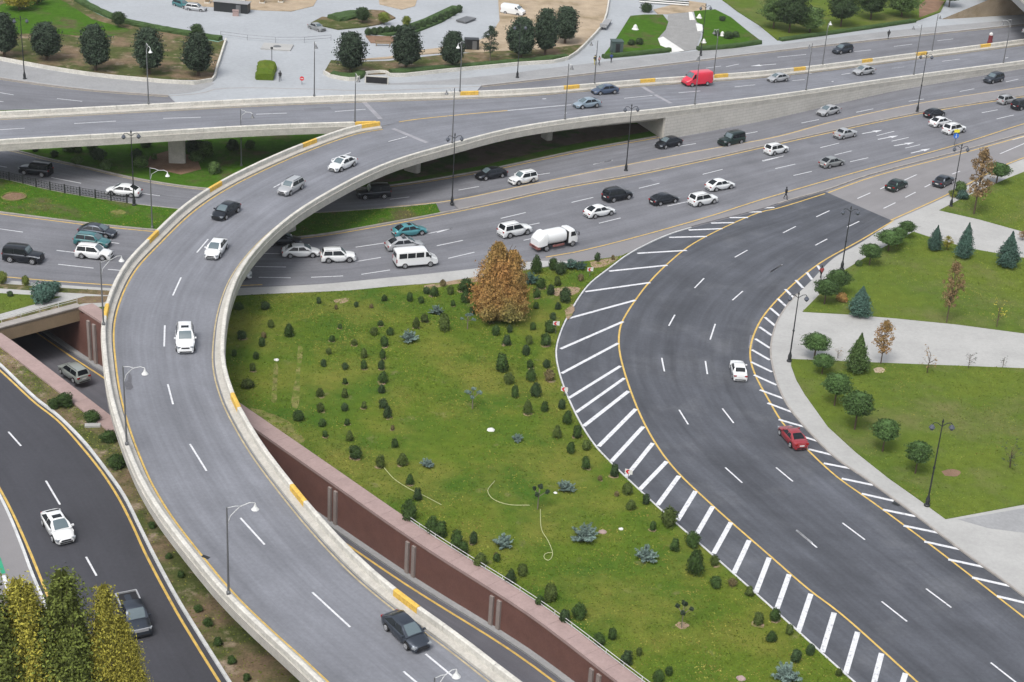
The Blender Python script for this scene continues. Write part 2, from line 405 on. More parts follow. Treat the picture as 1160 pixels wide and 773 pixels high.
# ------------------------------------------------------------------ main highway
MED_U = [(-80, 192), (0, 203), (60, 217), (145, 231), (196, 237), (270, 243), (338, 243), (421, 238), (511, 229), (580, 215), (707, 189), (800, 171), (880, 156.5), (943, 139.6), (1038, 119), (1160, 99.6), (1300, 77)]
MED_L = [(-80, 230), (0, 241), (39, 246), (103, 254), (173, 261), (290, 270), (341, 269), (436, 254), (540, 234), (629, 214), (712, 199), (800, 180.5), (860, 167), (1041, 128), (1160, 108.6), (1300, 86)]
V1_S = [(-80, 156), (15, 170.7), (52, 180), (98, 190), (155, 203), (225, 213.6), (300, 218), (387, 215), (447, 210), (540, 195), (598, 183), (660, 170), (745, 155), (860, 134), (1015, 99.5), (1160, 76), (1300, 53)]
M2_S = [(-80, 305), (0, 315), (129, 325), (200, 328), (281, 325), (364, 321), (447, 313), (524, 305), (598, 296), (655, 287), (800, 248.5), (860, 229), (963, 199), (1094, 163), (1160, 142), (1300, 101)]
BR_L = [(935, 217.5), (984, 200), (1094, 171), (1160, 152.6), (1300, 113)]
BR_R = [(1012.6, 251), (1076, 222), (1142, 188), (1160, 181), (1300, 134)]
RR_L = [(935, 217.5), (895, 228), (860, 239), (800, 254), (758.6, 266), (714.6, 287), (691, 304), (665.5, 325), (645, 356), (634.5, 379), (630, 399.5), (635, 428), (651.7, 469), (672, 503), (693, 526), (748.7, 578.7), (799, 622.8), (855.6, 673), (899, 712), (965.5, 772), (1080, 870), (1230, 1000)]
RR_R = [(1012.6, 251), (975, 276), (945, 293), (931, 306), (920.8, 317), (910.4, 327.4), (898.8, 338.5), (891, 348), (883.3, 359.7), (878, 371), (873, 395.6), (875.5, 417.6), (888.4, 453.8), (911.7, 484.8), (945.3, 518.4), (980.6, 543), (1037.9, 585), (1089, 624.4), (1145, 665), (1250, 745), (1400, 860), (1580, 1000)]
LR_R = [(-90, 335), (-45, 375), (0, 414), (40, 452), (63.3, 470), (93.6, 500), (116.9, 529.2), (140, 561.8), (158.8, 599), (172.7, 627), (200, 678), (222, 714), (258.6, 772), (320, 870), (360, 940)]
LR_L = [(-110, 395), (-60, 465), (-25, 520), (5, 573), (24.8, 620), (36.6, 651.7), (51, 685), (98, 790), (150, 890), (175, 940)]
def ext(L): return [(-260, L[0][1]+(L[0][1]-L[1][1])/(L[1][0]-L[0][0])*180)]+L      # carry on past the left edge of the frame
MED_U, MED_L, V1_S, M2_S = ext(MED_U), ext(MED_L), ext(V1_S), ext(M2_S)
pV1, pMU, pML, pM2 = path(V1_S), path(MED_U), path(MED_L), path(M2_S)
upper = ribbon('upper_carriageway', pV1, pMU, M['asphalt'], kind='structure')
lower = ribbon('lower_carriageway', pML, pM2, M['asphalt'], kind='structure')
pBL, pBR = path(BR_L), path(BR_R)
branch = ribbon('pale_slip_road', pBL, pBR, M['pale_asphalt'], kind='structure')
pRL, pRR = path(RR_L), path(RR_R)
curve = ribbon('curved_slip_road', pRL, pRR, M['dark'], kind='structure', step=2.0, across=6)
pLR, pLL = path(LR_R), path(LR_L)
leftroad = ribbon('left_road', pLL, pLR, M['left'], kind='structure')
strip('edge_line', offset(pV1[35:], -.5), .2, M['yellow'], .022, upper)
strip('edge_line', offset(pV1[:36], -.4), .2, M['faded'], .022, upper)
strip('edge_line', offset(pMU[41:], .45), .2, M['yellow'], .022, upper)
strip('edge_line', offset(pMU[:41], .35), .14, M['faded'], .022, upper)
strip('edge_line', offset(pML, -.45), .2, M['yellow'], .022, lower)
strip('edge_line', offset(pM2[47:], .45), .2, M['yellow'], .022, lower)
strip('edge_line', offset(pM2[:27], .4), .2, M['yellow'], .022, lower)
strip('edge_line', offset(pBL, -.5), .2, M['yellow'], .022, branch)
strip('edge_line', offset(pBR, .5), .2, M['yellow'], .022, branch)
YL = [(935, 219.5), (880, 236.5), (860, 241), (800, 268), (774, 284), (740.5, 314.5), (720, 340), (703.4, 368.4), (701, 389), (704.7, 412), (721.5, 461.5), (739.7, 497.8), (762.8, 530), (805, 571), (874.5, 632), (918.5, 670), (950.4, 693.8), (1038, 772), (1130, 855), (1290, 1000)]
YR = [(1012.6, 250), (973.8, 273), (929.8, 297.7), (898.8, 322), (873, 348), (860, 366), (851, 389), (850, 407), (856, 426), (870, 452), (887, 480), (915, 510), (947.4, 540), (989.6, 570), (1071, 630.4), (1160, 699.8), (1300, 808), (1540, 1000)]
strip('edge_line', path(YL), .2, M['yellow'], .022, curve)
strip('edge_line', path(YR), .2, M['yellow'], .022, curve)
strip('edge_line', path([(-90, 344), (-45, 383), (0, 420), (40, 457), (65.6, 477), (95.9, 510.5), (116.9, 537.3), (135.5, 566.4), (151.8, 599), (164.5, 627), (198, 690), (217, 722), (248, 772), (310, 870)]), .22, M['yellow'], .022, leftroad)
strip('edge_line', path([(-50, 470), (-20, 520), (10, 573), (33.6, 624.7), (55.6, 679), (105, 790), (160, 890)]), .22, M['yellow'], .022, leftroad)
def seg(ox, oy, s, lst): return [((ox+a/s, oy+b/s), (ox+c/s, oy+d/s)) for a, b, c, d in lst]
s3 = 3.8667
up_d = seg(580, 0, s3, [(355, 722, 440, 703), (650, 655, 805, 630), (1020, 588, 1075, 578)]) + seg(860, 0, s3, [(185, 540, 262, 525), (425, 493, 500, 478), (655, 445, 722, 435), (878, 402, 942, 390), (1080, 360, 1135, 348)]) \
    + seg(500, 180, s3, [(75, 138, 165, 122), (665, 25, 745, 8), (400, 75, 475, 63)]) + seg(240, 180, s3, [(440, 198, 523, 193), (780, 178, 865, 168)]) + seg(0, 180, s3, [(225, 83, 355, 108), (620, 152, 700, 163), (-70, 20, 30, 38)])
for a, b in up_d: dash(upper, a, b)
lo_d = seg(0, 180, s3, [(0, 308, 100, 322), (440, 360, 522, 372), (248, 402, 350, 414), (255, 463, 410, 480), (472, 485, 580, 494)]) + \
    seg(240, 180, s3, [(190, 473, 325, 475), (205, 520, 345, 522), (435, 520, 575, 514), (180, 415, 300, 417), (630, 388, 755, 370), (625, 452, 740, 433), (655, 507, 780, 488), (940, 330, 1050, 306), (985, 382, 1100, 358), (1035, 437, 1150, 410)]) + \
    seg(500, 180, s3, [(-20, 324, 45, 306), (260, 262, 370, 236), (570, 192, 665, 170), (865, 130, 955, 108), (690, 283, 785, 260), (360, 358, 440, 340), (380, 292, 430, 282), (990, 208, 1080, 188)]) + \
    seg(580, 0, s3, [(835, 765, 922, 743), (1095, 705, 1190, 684)]) + seg(860, 0, s3, [(15, 708, 102, 686), (70, 740, 158, 720), (150, 770, 230, 752), (268, 648, 350, 628), (330, 680, 405, 662), (398, 710, 478, 692),
    (580, 620, 655, 603), (640, 650, 705, 635), (975, 495, 1045, 482), (1040, 522, 1115, 505)])
for a, b in lo_d: dash(lower, a, b)
for a, b in seg(860, 0, s3, [(450, 587, 540, 571), (520, 612, 610, 595), (590, 640, 680, 625), (665, 672, 750, 652)]): arrow(lower, a, b)
dash(lower, (993, 154), (1013, 149))
for a, b in seg(860, 0, s3, [(1110, 614, 1175, 596), (1055, 675, 1165, 628)]) + seg(860, 180, s3, [(635, 95, 690, 70), (430, 175, 487, 150), (530, 133, 570, 114), (640, 170, 685, 147), (545, 218, 597, 193), (725, 125, 750, 112), (845, 68, 880, 55), (960, 5, 1000, -12)]): dash(branch, a, b)
s4 = 4.8333
rr_d = seg(860, 180, s3, [(250, 255, 308, 228), (105, 325, 160, 297), (385, 300, 438, 275), (245, 380, 298, 352), (48, 497, 100, 465)]) + seg(720, 220, s4, [(543, 347, 612, 308), (737, 428, 802, 387), (323, 515, 375, 462), (530, 582, 587, 532), (182, 722, 215, 662), (408, 798, 436, 712)]) + \
    seg(720, 370, s4, [(143, 173, 158, 247), (382, 190, 393, 262), (238, 457, 288, 537), (475, 450, 537, 530)]) + seg(560, 530, 3.18, [(832, 0, 893, 55), (1015, 0, 1075, 50), (1088, 225, 1145, 272)]) + \
    seg(860, 540, 3.317, [(140, 203, 217, 268), (313, 175, 397, 238), (460, 470, 555, 545), (627, 422, 722, 493), (870, 700, 985, 790)])
for a, b in rr_d: dash(curve, a, b, wd=.17)
hl = seg(720, 220, s4, [(695, 77, 760, 74), (615, 100, 690, 98), (515, 130, 615, 129), (413, 160, 540, 157), (290, 198, 475, 190), (183, 238, 390, 233)]) + \
    seg(500, 180, s3, [(858, 415, 1075, 402), (735, 493, 990, 467), (630, 583, 915, 543), (557, 700, 850, 620)]) + \
    seg(450, 340, s3, [(715, 215, 990, 95), (720, 322, 968, 190), (752, 430, 978, 290), (783, 493, 995, 343), (817, 553, 1013, 400), (882, 642, 1045, 478), (938, 708, 1078, 555)]) + \
    seg(560, 530, 3.18, [(470, 38, 571, -88), (523, 80, 621, -22), (588, 135, 665, 30), (660, 190, 725, 85), (730, 238, 787, 140), (790, 310, 852, 198), (863, 380, 918, 262), (942, 450, 990, 325), (1018, 508, 1062, 385), (1095, 590, 1140, 455)]) + \
    seg(860, 540, 3.317, [(237, 660, 282, 512), (325, 740, 370, 585), (425, 800, 460, 665), (500, 900, 550, 740)])
for a, b in hl: dash(curve, a, b, wd=.38 if a[1] < 480 else .45, name='hatch_bar')
hr = seg(720, 220, s4, [(997, 392, 1010, 415), (937, 430, 967, 470), (877, 472, 917, 515), (820, 522, 865, 568), (778, 574, 826, 617), (738, 625, 790, 670), (708, 675, 767, 725), (678, 728, 745, 775)]) + \
    seg(720, 370, s4, [(655, 68, 737, 120), (636, 128, 735, 185), (632, 195, 747, 250), (648, 266, 772, 322), (680, 348, 813, 397), (722, 420, 865, 473), (783, 510, 928, 552), (920, 605, 1000, 630), (945, 672, 1090, 708), (1030, 750, 1175, 778)]) + \
    seg(860, 540, 3.317, [(310, 8, 428, 33), (385, 65, 505, 92), (465, 125, 587, 150), (542, 185, 672, 212), (620, 245, 757, 275), (710, 312, 850, 342), (800, 380, 942, 412), (893, 450, 1040, 485)])
for a, b in hr: dash(curve, a, b, wd=.36, name='hatch_bar')
for a, b in seg(0, 340, s3, [(37, 578, 92, 640)])+seg(0, 573, s3, [(377, 225, 423, 308)])+[((52, 545), (68, 572)), ((-40, 440), (-25, 457)), ((160, 780), (175, 812))]: dash(leftroad, a, b, wd=.17)
# ------------------------------------------------------------------ raised ground: medians, pavements, lawns
def kerb(name, p, h=.16, w_=.22, m='kerb', parent=None): return sweep(name, p, [(-w_/2, -.05), (-w_/2, h), (w_/2, h), (w_/2, -.05)], M[m], parent, None if parent else 'structure')
cut_u = min(range(len(pMU)), key=lambda i: (pMU[i]-G(513, 229)).length); cut_l = min(range(len(pML)), key=lambda i: (pML[i]-G(514, 239)).length)
prism('median_lawn', pMU[:cut_u]+list(reversed(pML[:cut_l])), -.05, .14, M['lush'], kind='structure')
prism('median_pavement', pMU[cut_u:]+list(reversed(pML[cut_l:])), -.05, .15, M['pale_asphalt'], kind='structure')
kerb('kerb', pML); kerb('kerb', pMU)
med2 = path([(598, 296.5), (655, 287.5), (800, 249.3), (860, 230), (963, 200), (1094, 164), (1160, 143), (1300, 102)])
med2l = path([(1300, 112.5), (1160, 151.5), (1094, 170), (984, 199), (935, 216), (895, 227), (860, 238), (800, 253), (758.6, 265.2), (714.6, 286), (704, 291), (665, 297)])
prism('gore_pavement', med2+med2l, -.05, .14, M['pale_asphalt'], kind='structure')
kerb('kerb', med2l[:28], m='kerb')
# verge below the flyover
prism('verge', path(V1_S[:14], 0, 4)+[G(770, 120), G(600, 112), G(430, 118), G(300, 118), G(0, 126), G(-260, 106)], -.05, .13, M['lush'], kind='structure')
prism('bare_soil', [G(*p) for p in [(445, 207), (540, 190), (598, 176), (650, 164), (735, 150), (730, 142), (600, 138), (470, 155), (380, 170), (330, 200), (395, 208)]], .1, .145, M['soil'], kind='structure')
prism('bare_soil', [G(*p) for p in [(165, 190), (205, 199), (228, 193), (222, 178), (190, 172), (170, 178)]], .1, .145, M['earth'], kind='structure')
kerb('kerb', pV1[:67])
# pavement south of the highway, left of the garden
prism('pavement', [G(*p) for p in [(-80, 309)]]+path([(-80, 309), (0, 318), (129, 328), (200, 331), (281, 327), (364, 323), (447, 315), (524, 307), (598, 298), (650, 290)], 0, 4)[1:]+[G(*p) for p in [(660, 296), (600, 306), (560, 312), (500, 321), (447, 325), (395, 330), (281, 335), (200, 340), (125, 350)]]+[Vector((COP_R[2].x, COP_R[2].y, 0)), rwP, copP, G(-80, 398)], -.05, .12, M['pave'], kind='structure')
pg = lambda L, sm=0: path(L, 0, sm)
prism('lawn', pg([(-80, 312), (0, 322.5), (60, 327), (128, 331), (128, 336), (97, 334), (60, 332), (0, 328), (-80, 322)]), .1, .15, M['rough_grass'], kind='structure')
prism('lawn', pg([(-80, 328), (0, 333.5), (44, 336), (70, 337.5), (0, 357), (-80, 377)]), .1, .15, M['park'], kind='structure')
prism('lawn', pg([(-80, 384), (0, 364), (60, 347), (97, 337), (128, 337), (118, 344), (95, 345), (0, 369), (-80, 389)]), .1, .15, M['rough_grass'], kind='structure')
# garden
gtop = path([(200, 342), (262, 337), (281, 335.5), (395, 330.5), (447, 325.5), (500, 321.5), (560, 313), (600, 307), (665, 297), (704, 291)], 0, 3)
rl0 = min(range(len(pRL)), key=lambda i: (pRL[i]-G(714.6, 287)).length)
grl = offset(pRL[rl0:], -.15) if (offset(pRL, .15)[60]-G(800, 500)).length < (offset(pRL, -.15)[60]-G(800, 500)).length else offset(pRL[rl0:], .15)
garden = prism('garden_lawn', gtop+grl+list(reversed(COP_R)), -.05, .15, M['grass'], kind='structure')
kerb('kerb', pRL[rl0-8:], .14, .17, 'wkerb')
# left verge between the underpass and the left road
prism('left_verge', [copP]+[p for p in COP_L if (p-copP).dot(rwdir) < 0]+list(reversed([p for p in offset(pLR, 0) if p.y > 60])), -.05, .14, M['rough_grass'], kind='structure')
kerb('kerb', offset(pLR, 0), .2, .26, 'wkerb'); kerb('kerb', offset(pLL, 0), .2, .24, 'wkerb')
prism('worn_yard', [p for p in pLL if p.y > 60]+[G(-300, 940), G(-400, 500), G(-300, 380)], -.05, .1, M['pale_asphalt'], kind='structure')
# right hand park
prism('park_pavement', list(reversed(pBR))+pRR[1:]+[G(1900, 1000), G(1900, 100)], -.05, .12, M['pave'], kind='structure')
kerb('kerb', pRR[28:], .15, .2, 'kerb')
def lawn(pts, m='park', z=.2, name='lawn', sm=0):
    o = prism(name, path(pts, 0, sm), .05, z, M[m], kind='structure'); return o
L6 = [(1064, 239.5), (1090, 226), (1142, 203), (1165, 194), (1600, 60), (1700, 390), (1160, 264), (1110, 250)]
L7 = [(1034.6, 264)]+[(1002, 281), (973.8, 297), (955.7, 308), (935, 328), (909, 354.6)]+[(960, 357.5), (1015, 362), (1085, 369), (1160, 379), (1700, 470), (1700, 420), (1160, 293.8), (1100.5, 283.4), (1065, 274)]
L8 = [(896, 408.5), (896, 416), (902, 432), (911.7, 448.6), (937.6, 484.8), (968.6, 513.3), (1006, 543), (1040, 567), (1071, 589.7), (1160, 573), (1700, 500), (1700, 490), (1160, 419), (989, 412.4)]
for L in (L6, L7, L8): lawn(L)
for pts, off in ((L8[1:9], 0), (L7[:6], 0)):
    pass
prism('bare_patch', path([(1066, 536), (1078, 533.5), (1088, 537), (1084, 541.5), (1070, 541)], 0, 5), .05, .206, M['earth'], kind='structure'); prism('bare_patch', path([(989, 420), (995, 418), (1002, 420), (1000, 424), (991, 424)], 0, 5), .05, .206, M['sand'], kind='structure')
prism('flagstone_patch', pg([(1085, 590), (1160, 577), (1260, 560), (1260, 620), (1160, 605), (1120, 600)]), .05, .13, M['sidewalk'], kind='structure')
# ------------------------------------------------------------------ north side: frontage roads, plaza and lawns
FAR_T = [(-80, 128.5), (0, 126.5), (150, 119), (300, 111.5), (404, 107.5), (590, 101), (720, 90.5), (880, 79), (1041, 59.5), (1160, 44.5), (1300, 26)]
FAR_T = ext(FAR_T)
far = path(FAR_T, zp); farw = [Vector((p.x, p.y, p.z-.9)) for p in far]
FK_L = [(-80, 75), (0, 89), (98, 102), (191, 109)]
FK_R = [(545, 98), (580, 94), (720, 77.6), (880, 58), (1015, 43), (1160, 28), (1300, 12)]
FK_L = ext(FK_L)
nwroad = ribbon('north_west_road', path(FK_L), setz(path([(-260, 155), (-80, 150), (0, 148), (100, 140), (200, 130)], 0), 0), M['asphalt'], kind='structure')
frontage = ribbon('frontage_road', path(FK_R), setz([p for p in farw if p.x > G(545, 98).x], 0), M['asphalt'], .03, kind='structure')
for a, b in seg(0, 0, s3, [(0, 407, 60, 417), (250, 433, 360, 445), (-60, 437, 15, 447)]): dash(nwroad, a, b)
strip('edge_line', offset(path(FK_L), -.5), .15, M['faded'], .022, nwroad)
strip('edge_line', offset(path(FK_R), -.5), .15, M['faded'], .042, frontage)
for a, b in seg(820, 0, 6.444, [(390, 420, 600, 400), (15, 490, 110, 470), (-130, 500, -20, 485)]) + seg(860, 0, s3, [(415, 228, 490, 220), (590, 205, 670, 195), (780, 180, 850, 172)]): dash(frontage, a, b, dz=.045)
arrow(frontage, (879, 73), (850, 75.3), dz=.045)
plaza = prism('plaza', path(FK_L, 0, 4)+pg([(200, 118), (300, 122), (450, 118), (540, 104)])+path(FK_R, 0, 4)+[G(1500, -10), G(1500, -90), G(-350, -90), G(-270, 30)], -.05, .12, M['plaza'], kind='structure')
kerb('kerb', path(FK_L), .16, .3); kerb('kerb', path(FK_R), .16, .3)
strip('kerb_line', path([(191, 109), (230, 105.5), (245, 101), (350, 101), (420, 103), (545, 98)], .125, 5), .25, M['kerb'], .01, plaza)
prism('sidewalk', path([(-260, 43), (-80, 75), (0, 88), (98, 101), (191, 108), (225, 104), (243, 96)], 0, 4)+path([(240, 94), (155, 92.5), (77.6, 84), (0, 70), (-80, 55), (-260, 22)], 0, 4), .05, .126, M['sidewalk'], kind='structure')
prism('sidewalk', path([(404, 97), (470, 94), (560, 86), (640, 76), (690, 70), (790, 58.5), (880, 51.5), (1015, 35), (1160, 22), (1300, 5)], 0, 3)+path([(1300, 11), (1160, 27), (1015, 42), (880, 57), (720, 76.6), (580, 93), (545, 97)], 0, 3), .05, .126, M['sidewalk'], kind='structure')
lawn([(-260, 18), (-80, 52), (0, 68), (77.6, 82), (155, 91), (240, 92), (244, 78), (255, 48), (240, 45), (207, 38), (165, 31), (121, 22), (87, 4), (60, -30), (-260, -60)], 'rough_grass', .3)
lawn([(0, 8), (40, -10), (75, 5), (105, 24), (150, 36), (120, 45), (60, 40), (0, 40)], 'lush', .315, 'grass_patch')
lawn([(367, 84), (376, 88), (404, 91), (411, 86), (440, 85), (510, 80.5), (590, 73), (643, 67), (660, 52), (610, 58), (560, 60), (500, 64), (440, 71), (400, 72), (375, 70)], 'rough_grass', .3)
lawn([(400, 70), (440, 68), (480, 63), (520, 60), (560, 62), (610, 60), (645, 65), (668, 46), (684, 27), (690, -5), (700, -60), (560, -60), (566, 25), (555, 42), (530, 52), (480, 58), (440, 66), (405, 69)], 'sand', .28, 'sandy_lot')
lawn([(352, 28), (365, 21), (378, 22), (401, 15.5), (420, 13), (435, 14), (448, 22), (430, 29), (414, 32), (383, 35)], 'rough_grass', .35, 'traffic_island')
lawn([(413, 39), (440, 42), (470, 39), (500, 27), (520, 15), (524, 10), (512, 9), (480, 24), (455, 33), (415, 36)], 'hedge', .5, 'planted_strip')
lawn([(414, 42), (452, 43), (452, 50), (420, 50)], 'earth', .25, 'bare_bed')
lawn([(682, 66), (698, 45), (714, 19.4), (730, 18), (750.7, 18), (757, 26), (754, 35), (745, 45), (748, 53), (760, 58), (720, 62)], 'lush', .25)
lawn([(757, 17), (783, 15), (789, 25), (794, 40), (788, 57), (771, 60), (748, 53), (745, 45), (754, 35)], 'gravel', .2, 'cobbled_path')
lawn([(745, 45), (751, 43), (760, 49), (775, 59), (760, 61), (748, 55)], 'stone', .24, 'white_pebble_bed')
lawn([(780, 15), (784, 15), (787, 24), (781, 24)], 'stone', .24, 'white_pebble_bed')
lawn([(788, 28), (795, 29), (796, 36), (790, 37)], 'stone', .24, 'white_pebble_bed')
lawn([(786, 14), (810, 12), (828, 21), (845, 35), (862, 48), (860, 51.5), (789.5, 57), (795, 45), (797, 38), (796, 29), (789, 26)], 'lush', .25)
lawn([(745, 17), (757, 17), (800, 13), (800, 5), (780, 2), (740, 12)], 'sand', .2, 'sandy_path')
lawn([(822, 4), (835, 14), (860, 30), (880.7, 47), (960, 36), (1038, 25), (1065, 15), (1075, -5), (1080, -60), (800, -60), (805, -8)], 'park', .3)
lawn([(1041, 22), (1062, 14), (1070, 3), (1050, 0), (1041, 8)], 'earth', .32, 'red_earth_bed')
lawn([(480, -20), (470, 8), (455, 12), (430, 6), (425, -20)], 'sand', .2, 'sandy_patch')
lawn([(190, -60), (198, 2), (225, 8), (300, 13), (330, 14), (355, 8), (365, -10), (365, -60)], 'sand', .2, 'building_yard')
strip('green_edging', path([(88, -8), (100, 6), (125, 20), (165, 30), (215, 40), (250, 47)], .3, 4), 1.6, mat('green edging', (.16, .28, .22, 1), .8), .03, None, 'structure')
def hedge(pts, h, w_, label, m='hedge', grp=None):
    p = resample(path(pts, .15, 4), step=1.0); N = normals(p); rnd = random.Random(len(pts)*7+int(pts[0][0]))
    prof = [(-.5, 0), (-.52, .6), (-.42, .97), (-.15, 1.02), (.15, 1.03), (.42, .96), (.52, .6), (.5, 0)]
    v = []; f = []; k = len(prof)
    for a, n in zip(p, N):
        for d, z in prof: v.append(a+n*(d*w_*rnd.uniform(.88, 1.12))+Vector((0, 0, z*h*rnd.uniform(.92, 1.08))))
    for i in range(len(p)-1):
        for j in range(k-1): f.append((i*k+j, (i+1)*k+j, (i+1)*k+j+1, i*k+j+1))
    f.append(tuple(range(k))); f.append(tuple((len(p)-1)*k+j for j in reversed(range(k))))
    me = mesh('hedge', v, f); bm = bmesh.new(); bm.from_mesh(me); bmesh.ops.recalc_face_normals(bm, faces=bm.faces); bm.to_mesh(me); bm.free()
    return tag(wobj('hedge', me, M[m]), label, 'hedge')
# ------------------------------------------------------------------ the flyover
fly = empty('flyover', G(326, 264)); tag(fly, 'pale concrete flyover whose curved ramp sweeps over the highway and underpass', 'flyover')
SHL = [(1300, 38), (1160, 56), (900, 99), (740, 112), (647, 119), (590, 124.2), (520, 130.5), (468, 135.8), (450, 139.5)]
PLp = [(430, 137.8), (400, 143), (347, 161), (297, 182), (246, 207.5), (209.5, 232), (173, 266), (142, 299.5), (124, 336), (117.5, 366), (119.5, 405), (125, 443), (136, 483), (150, 520), (160, 542), (181, 577), (217, 624), (254, 668), (295.5, 708.5), (329.5, 739), (370, 777), (425, 825), (490, 880), (620, 1000)]
PRp = [(1300, 49), (1160, 68.5), (1015, 87.5), (880, 107), (761, 121.5), (673, 131), (580, 145), (513, 162), (438, 184.5), (374, 216), (331, 243), (295.5, 274.5), (270, 309), (257, 346), (252.5, 379), (252.5, 407), (262, 442), (278, 474), (296, 503), (316, 530), (362, 586), (411.5, 637), (461.5, 678), (518.5, 719), (581, 767), (640, 810), (720, 868), (890, 990)]
SO = [(-80, 165), (0, 158.3), (150, 150), (300, 141.5), (398, 138.3), (426, 137.5)]
SO = ext(SO)
lower9 = lambda p: [Vector((a.x, a.y, a.z-.9)) for a in p]
PL = resample(lower9(path(PLp, zp)), step=1.5); PR = resample(lower9(path(PRp, zp)), step=1.5)
SOw = resample(lower9(path(SO, zp)), step=1.5); FARw = resample(farw, step=1.5)
SH = path(SHL, zd)
def deck_body(name, A, B, parent):
    n = int(max(length(A), length(B))/3); A = resample(A, n); B = resample(B, n); v = []; f = []
    for a, b in zip(A, B):
        e = (b-a).normalized()*.3; a = a-e; b = b+e
        for t, z in ((0, 0), (0, -.55), (.03, -.65), (.24, -1.0), (.30, -1.7), (.70, -1.7), (.76, -1.0), (.97, -.65), (1, -.55), (1, 0)):
            p = a.lerp(b, t); v.append((p.x, p.y, p.z+z))
    k = 10
    for i in range(n-1):
        for j in range(k): f.append((i*k+j, (i+1)*k+j, (i+1)*k+(j+1) % k, i*k+(j+1) % k))
    f.append(tuple(range(k))); f.append(tuple((n-1)*k+j for j in reversed(range(k))))
    me = mesh(name, v, f); bm = bmesh.new(); bm.from_mesh(me); bmesh.ops.recalc_face_normals(bm, faces=bm.faces); bm.to_mesh(me); bm.free()
    return wobj(name, me, M['concrete'], parent)
Lb = SH+PL; Lb = resample(Lb, step=2); 
deck_body('ramp_girder', [Vector((p.x, p.y, p.z-.06)) for p in Lb], [Vector((p.x, p.y, p.z-.06)) for p in PR], fly)
southA = list(SOw)+list(reversed(SH))
deck_body('deck_girder', [Vector((p.x, p.y, p.z-.065)) for p in resample(FARw, step=3)], [Vector((p.x, p.y, p.z-.065)) for p in resample(southA, step=3)], fly)
ramp = ribbon('ramp_surface', Lb, PR, M['deck'], .016, fly, step=2)
deckA = ribbon('deck_surface', FARw, southA, M['deck'], .01, fly, step=3)
# parapets built block by block
YB = [(549, 98), (1000, 0)]
ypos = [G(x, y, zd(x, y)+.5) for x, y in [(432, 106.5), (538, 104.5), (640, 99.5), (732, 91.8), (818, 85.5), (898, 77), (973, 68.5), (1045, 59.5), (1107, 50.5), (425, 141), (351, 163.5), (249, 211), (174.5, 271), (127, 350), (336, 562), (471, 684), (258, 455)]]
def parapet(pth, name='parapet', side=1, step=3.0, kerb_=True):
    p = resample(pth, step=step); N = normals(p)
    base = sweep(name, pth, [(side*.28, -.5), (side*.3, .32), (side*.22, .34), (-side*.22, .34), (-side*.75, .22), (-side*.75, .0), (-side*.7, -.02)], M['concrete'], fly)
    fl = []
    for i in range(len(p)-1):
        a, b = p[i], p[i+1]; d = (b-a).normalized(); a2 = a+d*.015; b2 = b-d*.015; v = []
        for q, n in ((a2, N[i]), (b2, N[i+1])):
            for off, z in ((-.2, .34), (-.2, .86), (-.12, .92), (.12, .92), (.2, .86), (.2, .34)): v.append(q+n*off+Vector((0, 0, z)))
        f = [(j, j+6, (j+1) % 6+6, (j+1) % 6) for j in range(6)]+[(5, 4, 3, 2, 1, 0), (6, 7, 8, 9, 10, 11)]
        mid = (a+b)/2; yl = any((mid-y).length < 1.75 for y in ypos)
        me = mesh('parapet_block', v, f)
        bm = bmesh.new(); bm.from_mesh(me); bmesh.ops.recalc_face_normals(bm, faces=bm.faces); bm.to_mesh(me); bm.free()
        o = wobj('parapet_block', me, M['yblock'] if yl else M['parapet'], base)
        if yl: o['label'] = 'ochre painted parapet block'
    return base
bl = parapet(PL, side=-1); br_ = parapet(PR, side=1); bf = parapet(FARw, side=1); bs = parapet(SOw, side=-1)
# small reflector posts
post_me = MB().bar((0, 0, 0), (0, 0, .38), .022, n=5).box((0, 0, .36), (.07, .05, .08)).me('reflector_post')
post_me.materials.append(M['metal_dark'])
for pth, par in ((resample(PL, step=2.4)[14:], bl), (resample(PR, step=2.4)[58:], br_)):
    for p in pth:
        x, y = P(p)
        if x < -10 or y > 800: continue
        o = bpy.data.objects.new('reflector_post', post_me); C.objects.link(o); o.parent = par
        o.matrix_parent_inverse = Matrix.Translation(-Vector(fly.location)); o.location = p+Vector((0, 0, .92))
# the wobj maths puts the parapet at world zero inside the flyover, so children keep world coordinates
strip('edge_line', offset(PL, .95), .17, M['yellow'], .03, ramp)
strip('edge_line', offset(PR, -.98), .14, M['faded'], .03, ramp)
strip('edge_line', offset(FARw, -.95), .14, M['faded'], .03, deckA)
strip('edge_line', offset(SOw, .95), .12, M['paint'], .03, deckA)
strip('edge_line', path([(452, 138.5), (468, 136), (520, 130.5), (575, 125.6)], zd), .22, M['yellow'], .032, deckA)
strip('edge_line', path([(575, 125.6), (590, 124.2), (647, 119)], zd), .2, M['paint'], .032, deckA)
ramp_d = seg(0, 180, s3, [(862, 412, 912, 353), (757, 600, 793, 521)]) + seg(0, 340, s3, [(719, 205, 722, 112), (735, 370, 758, 458), (832, 632, 905, 750)]) + seg(240, 530, 3.18, [(103, 182, 190, 278), (362, 450, 498, 575), (770, 672, 870, 755), (690, 735, 780, 810)]) + \
    seg(240, 180, s3, [(270, 127, 360, 78)]) + seg(290, 0, s3, [(330, 700, 415, 670), (580, 622, 662, 600)])
for a, b in ramp_d: dash(ramp, a, b, zd, .17, dz=.032)
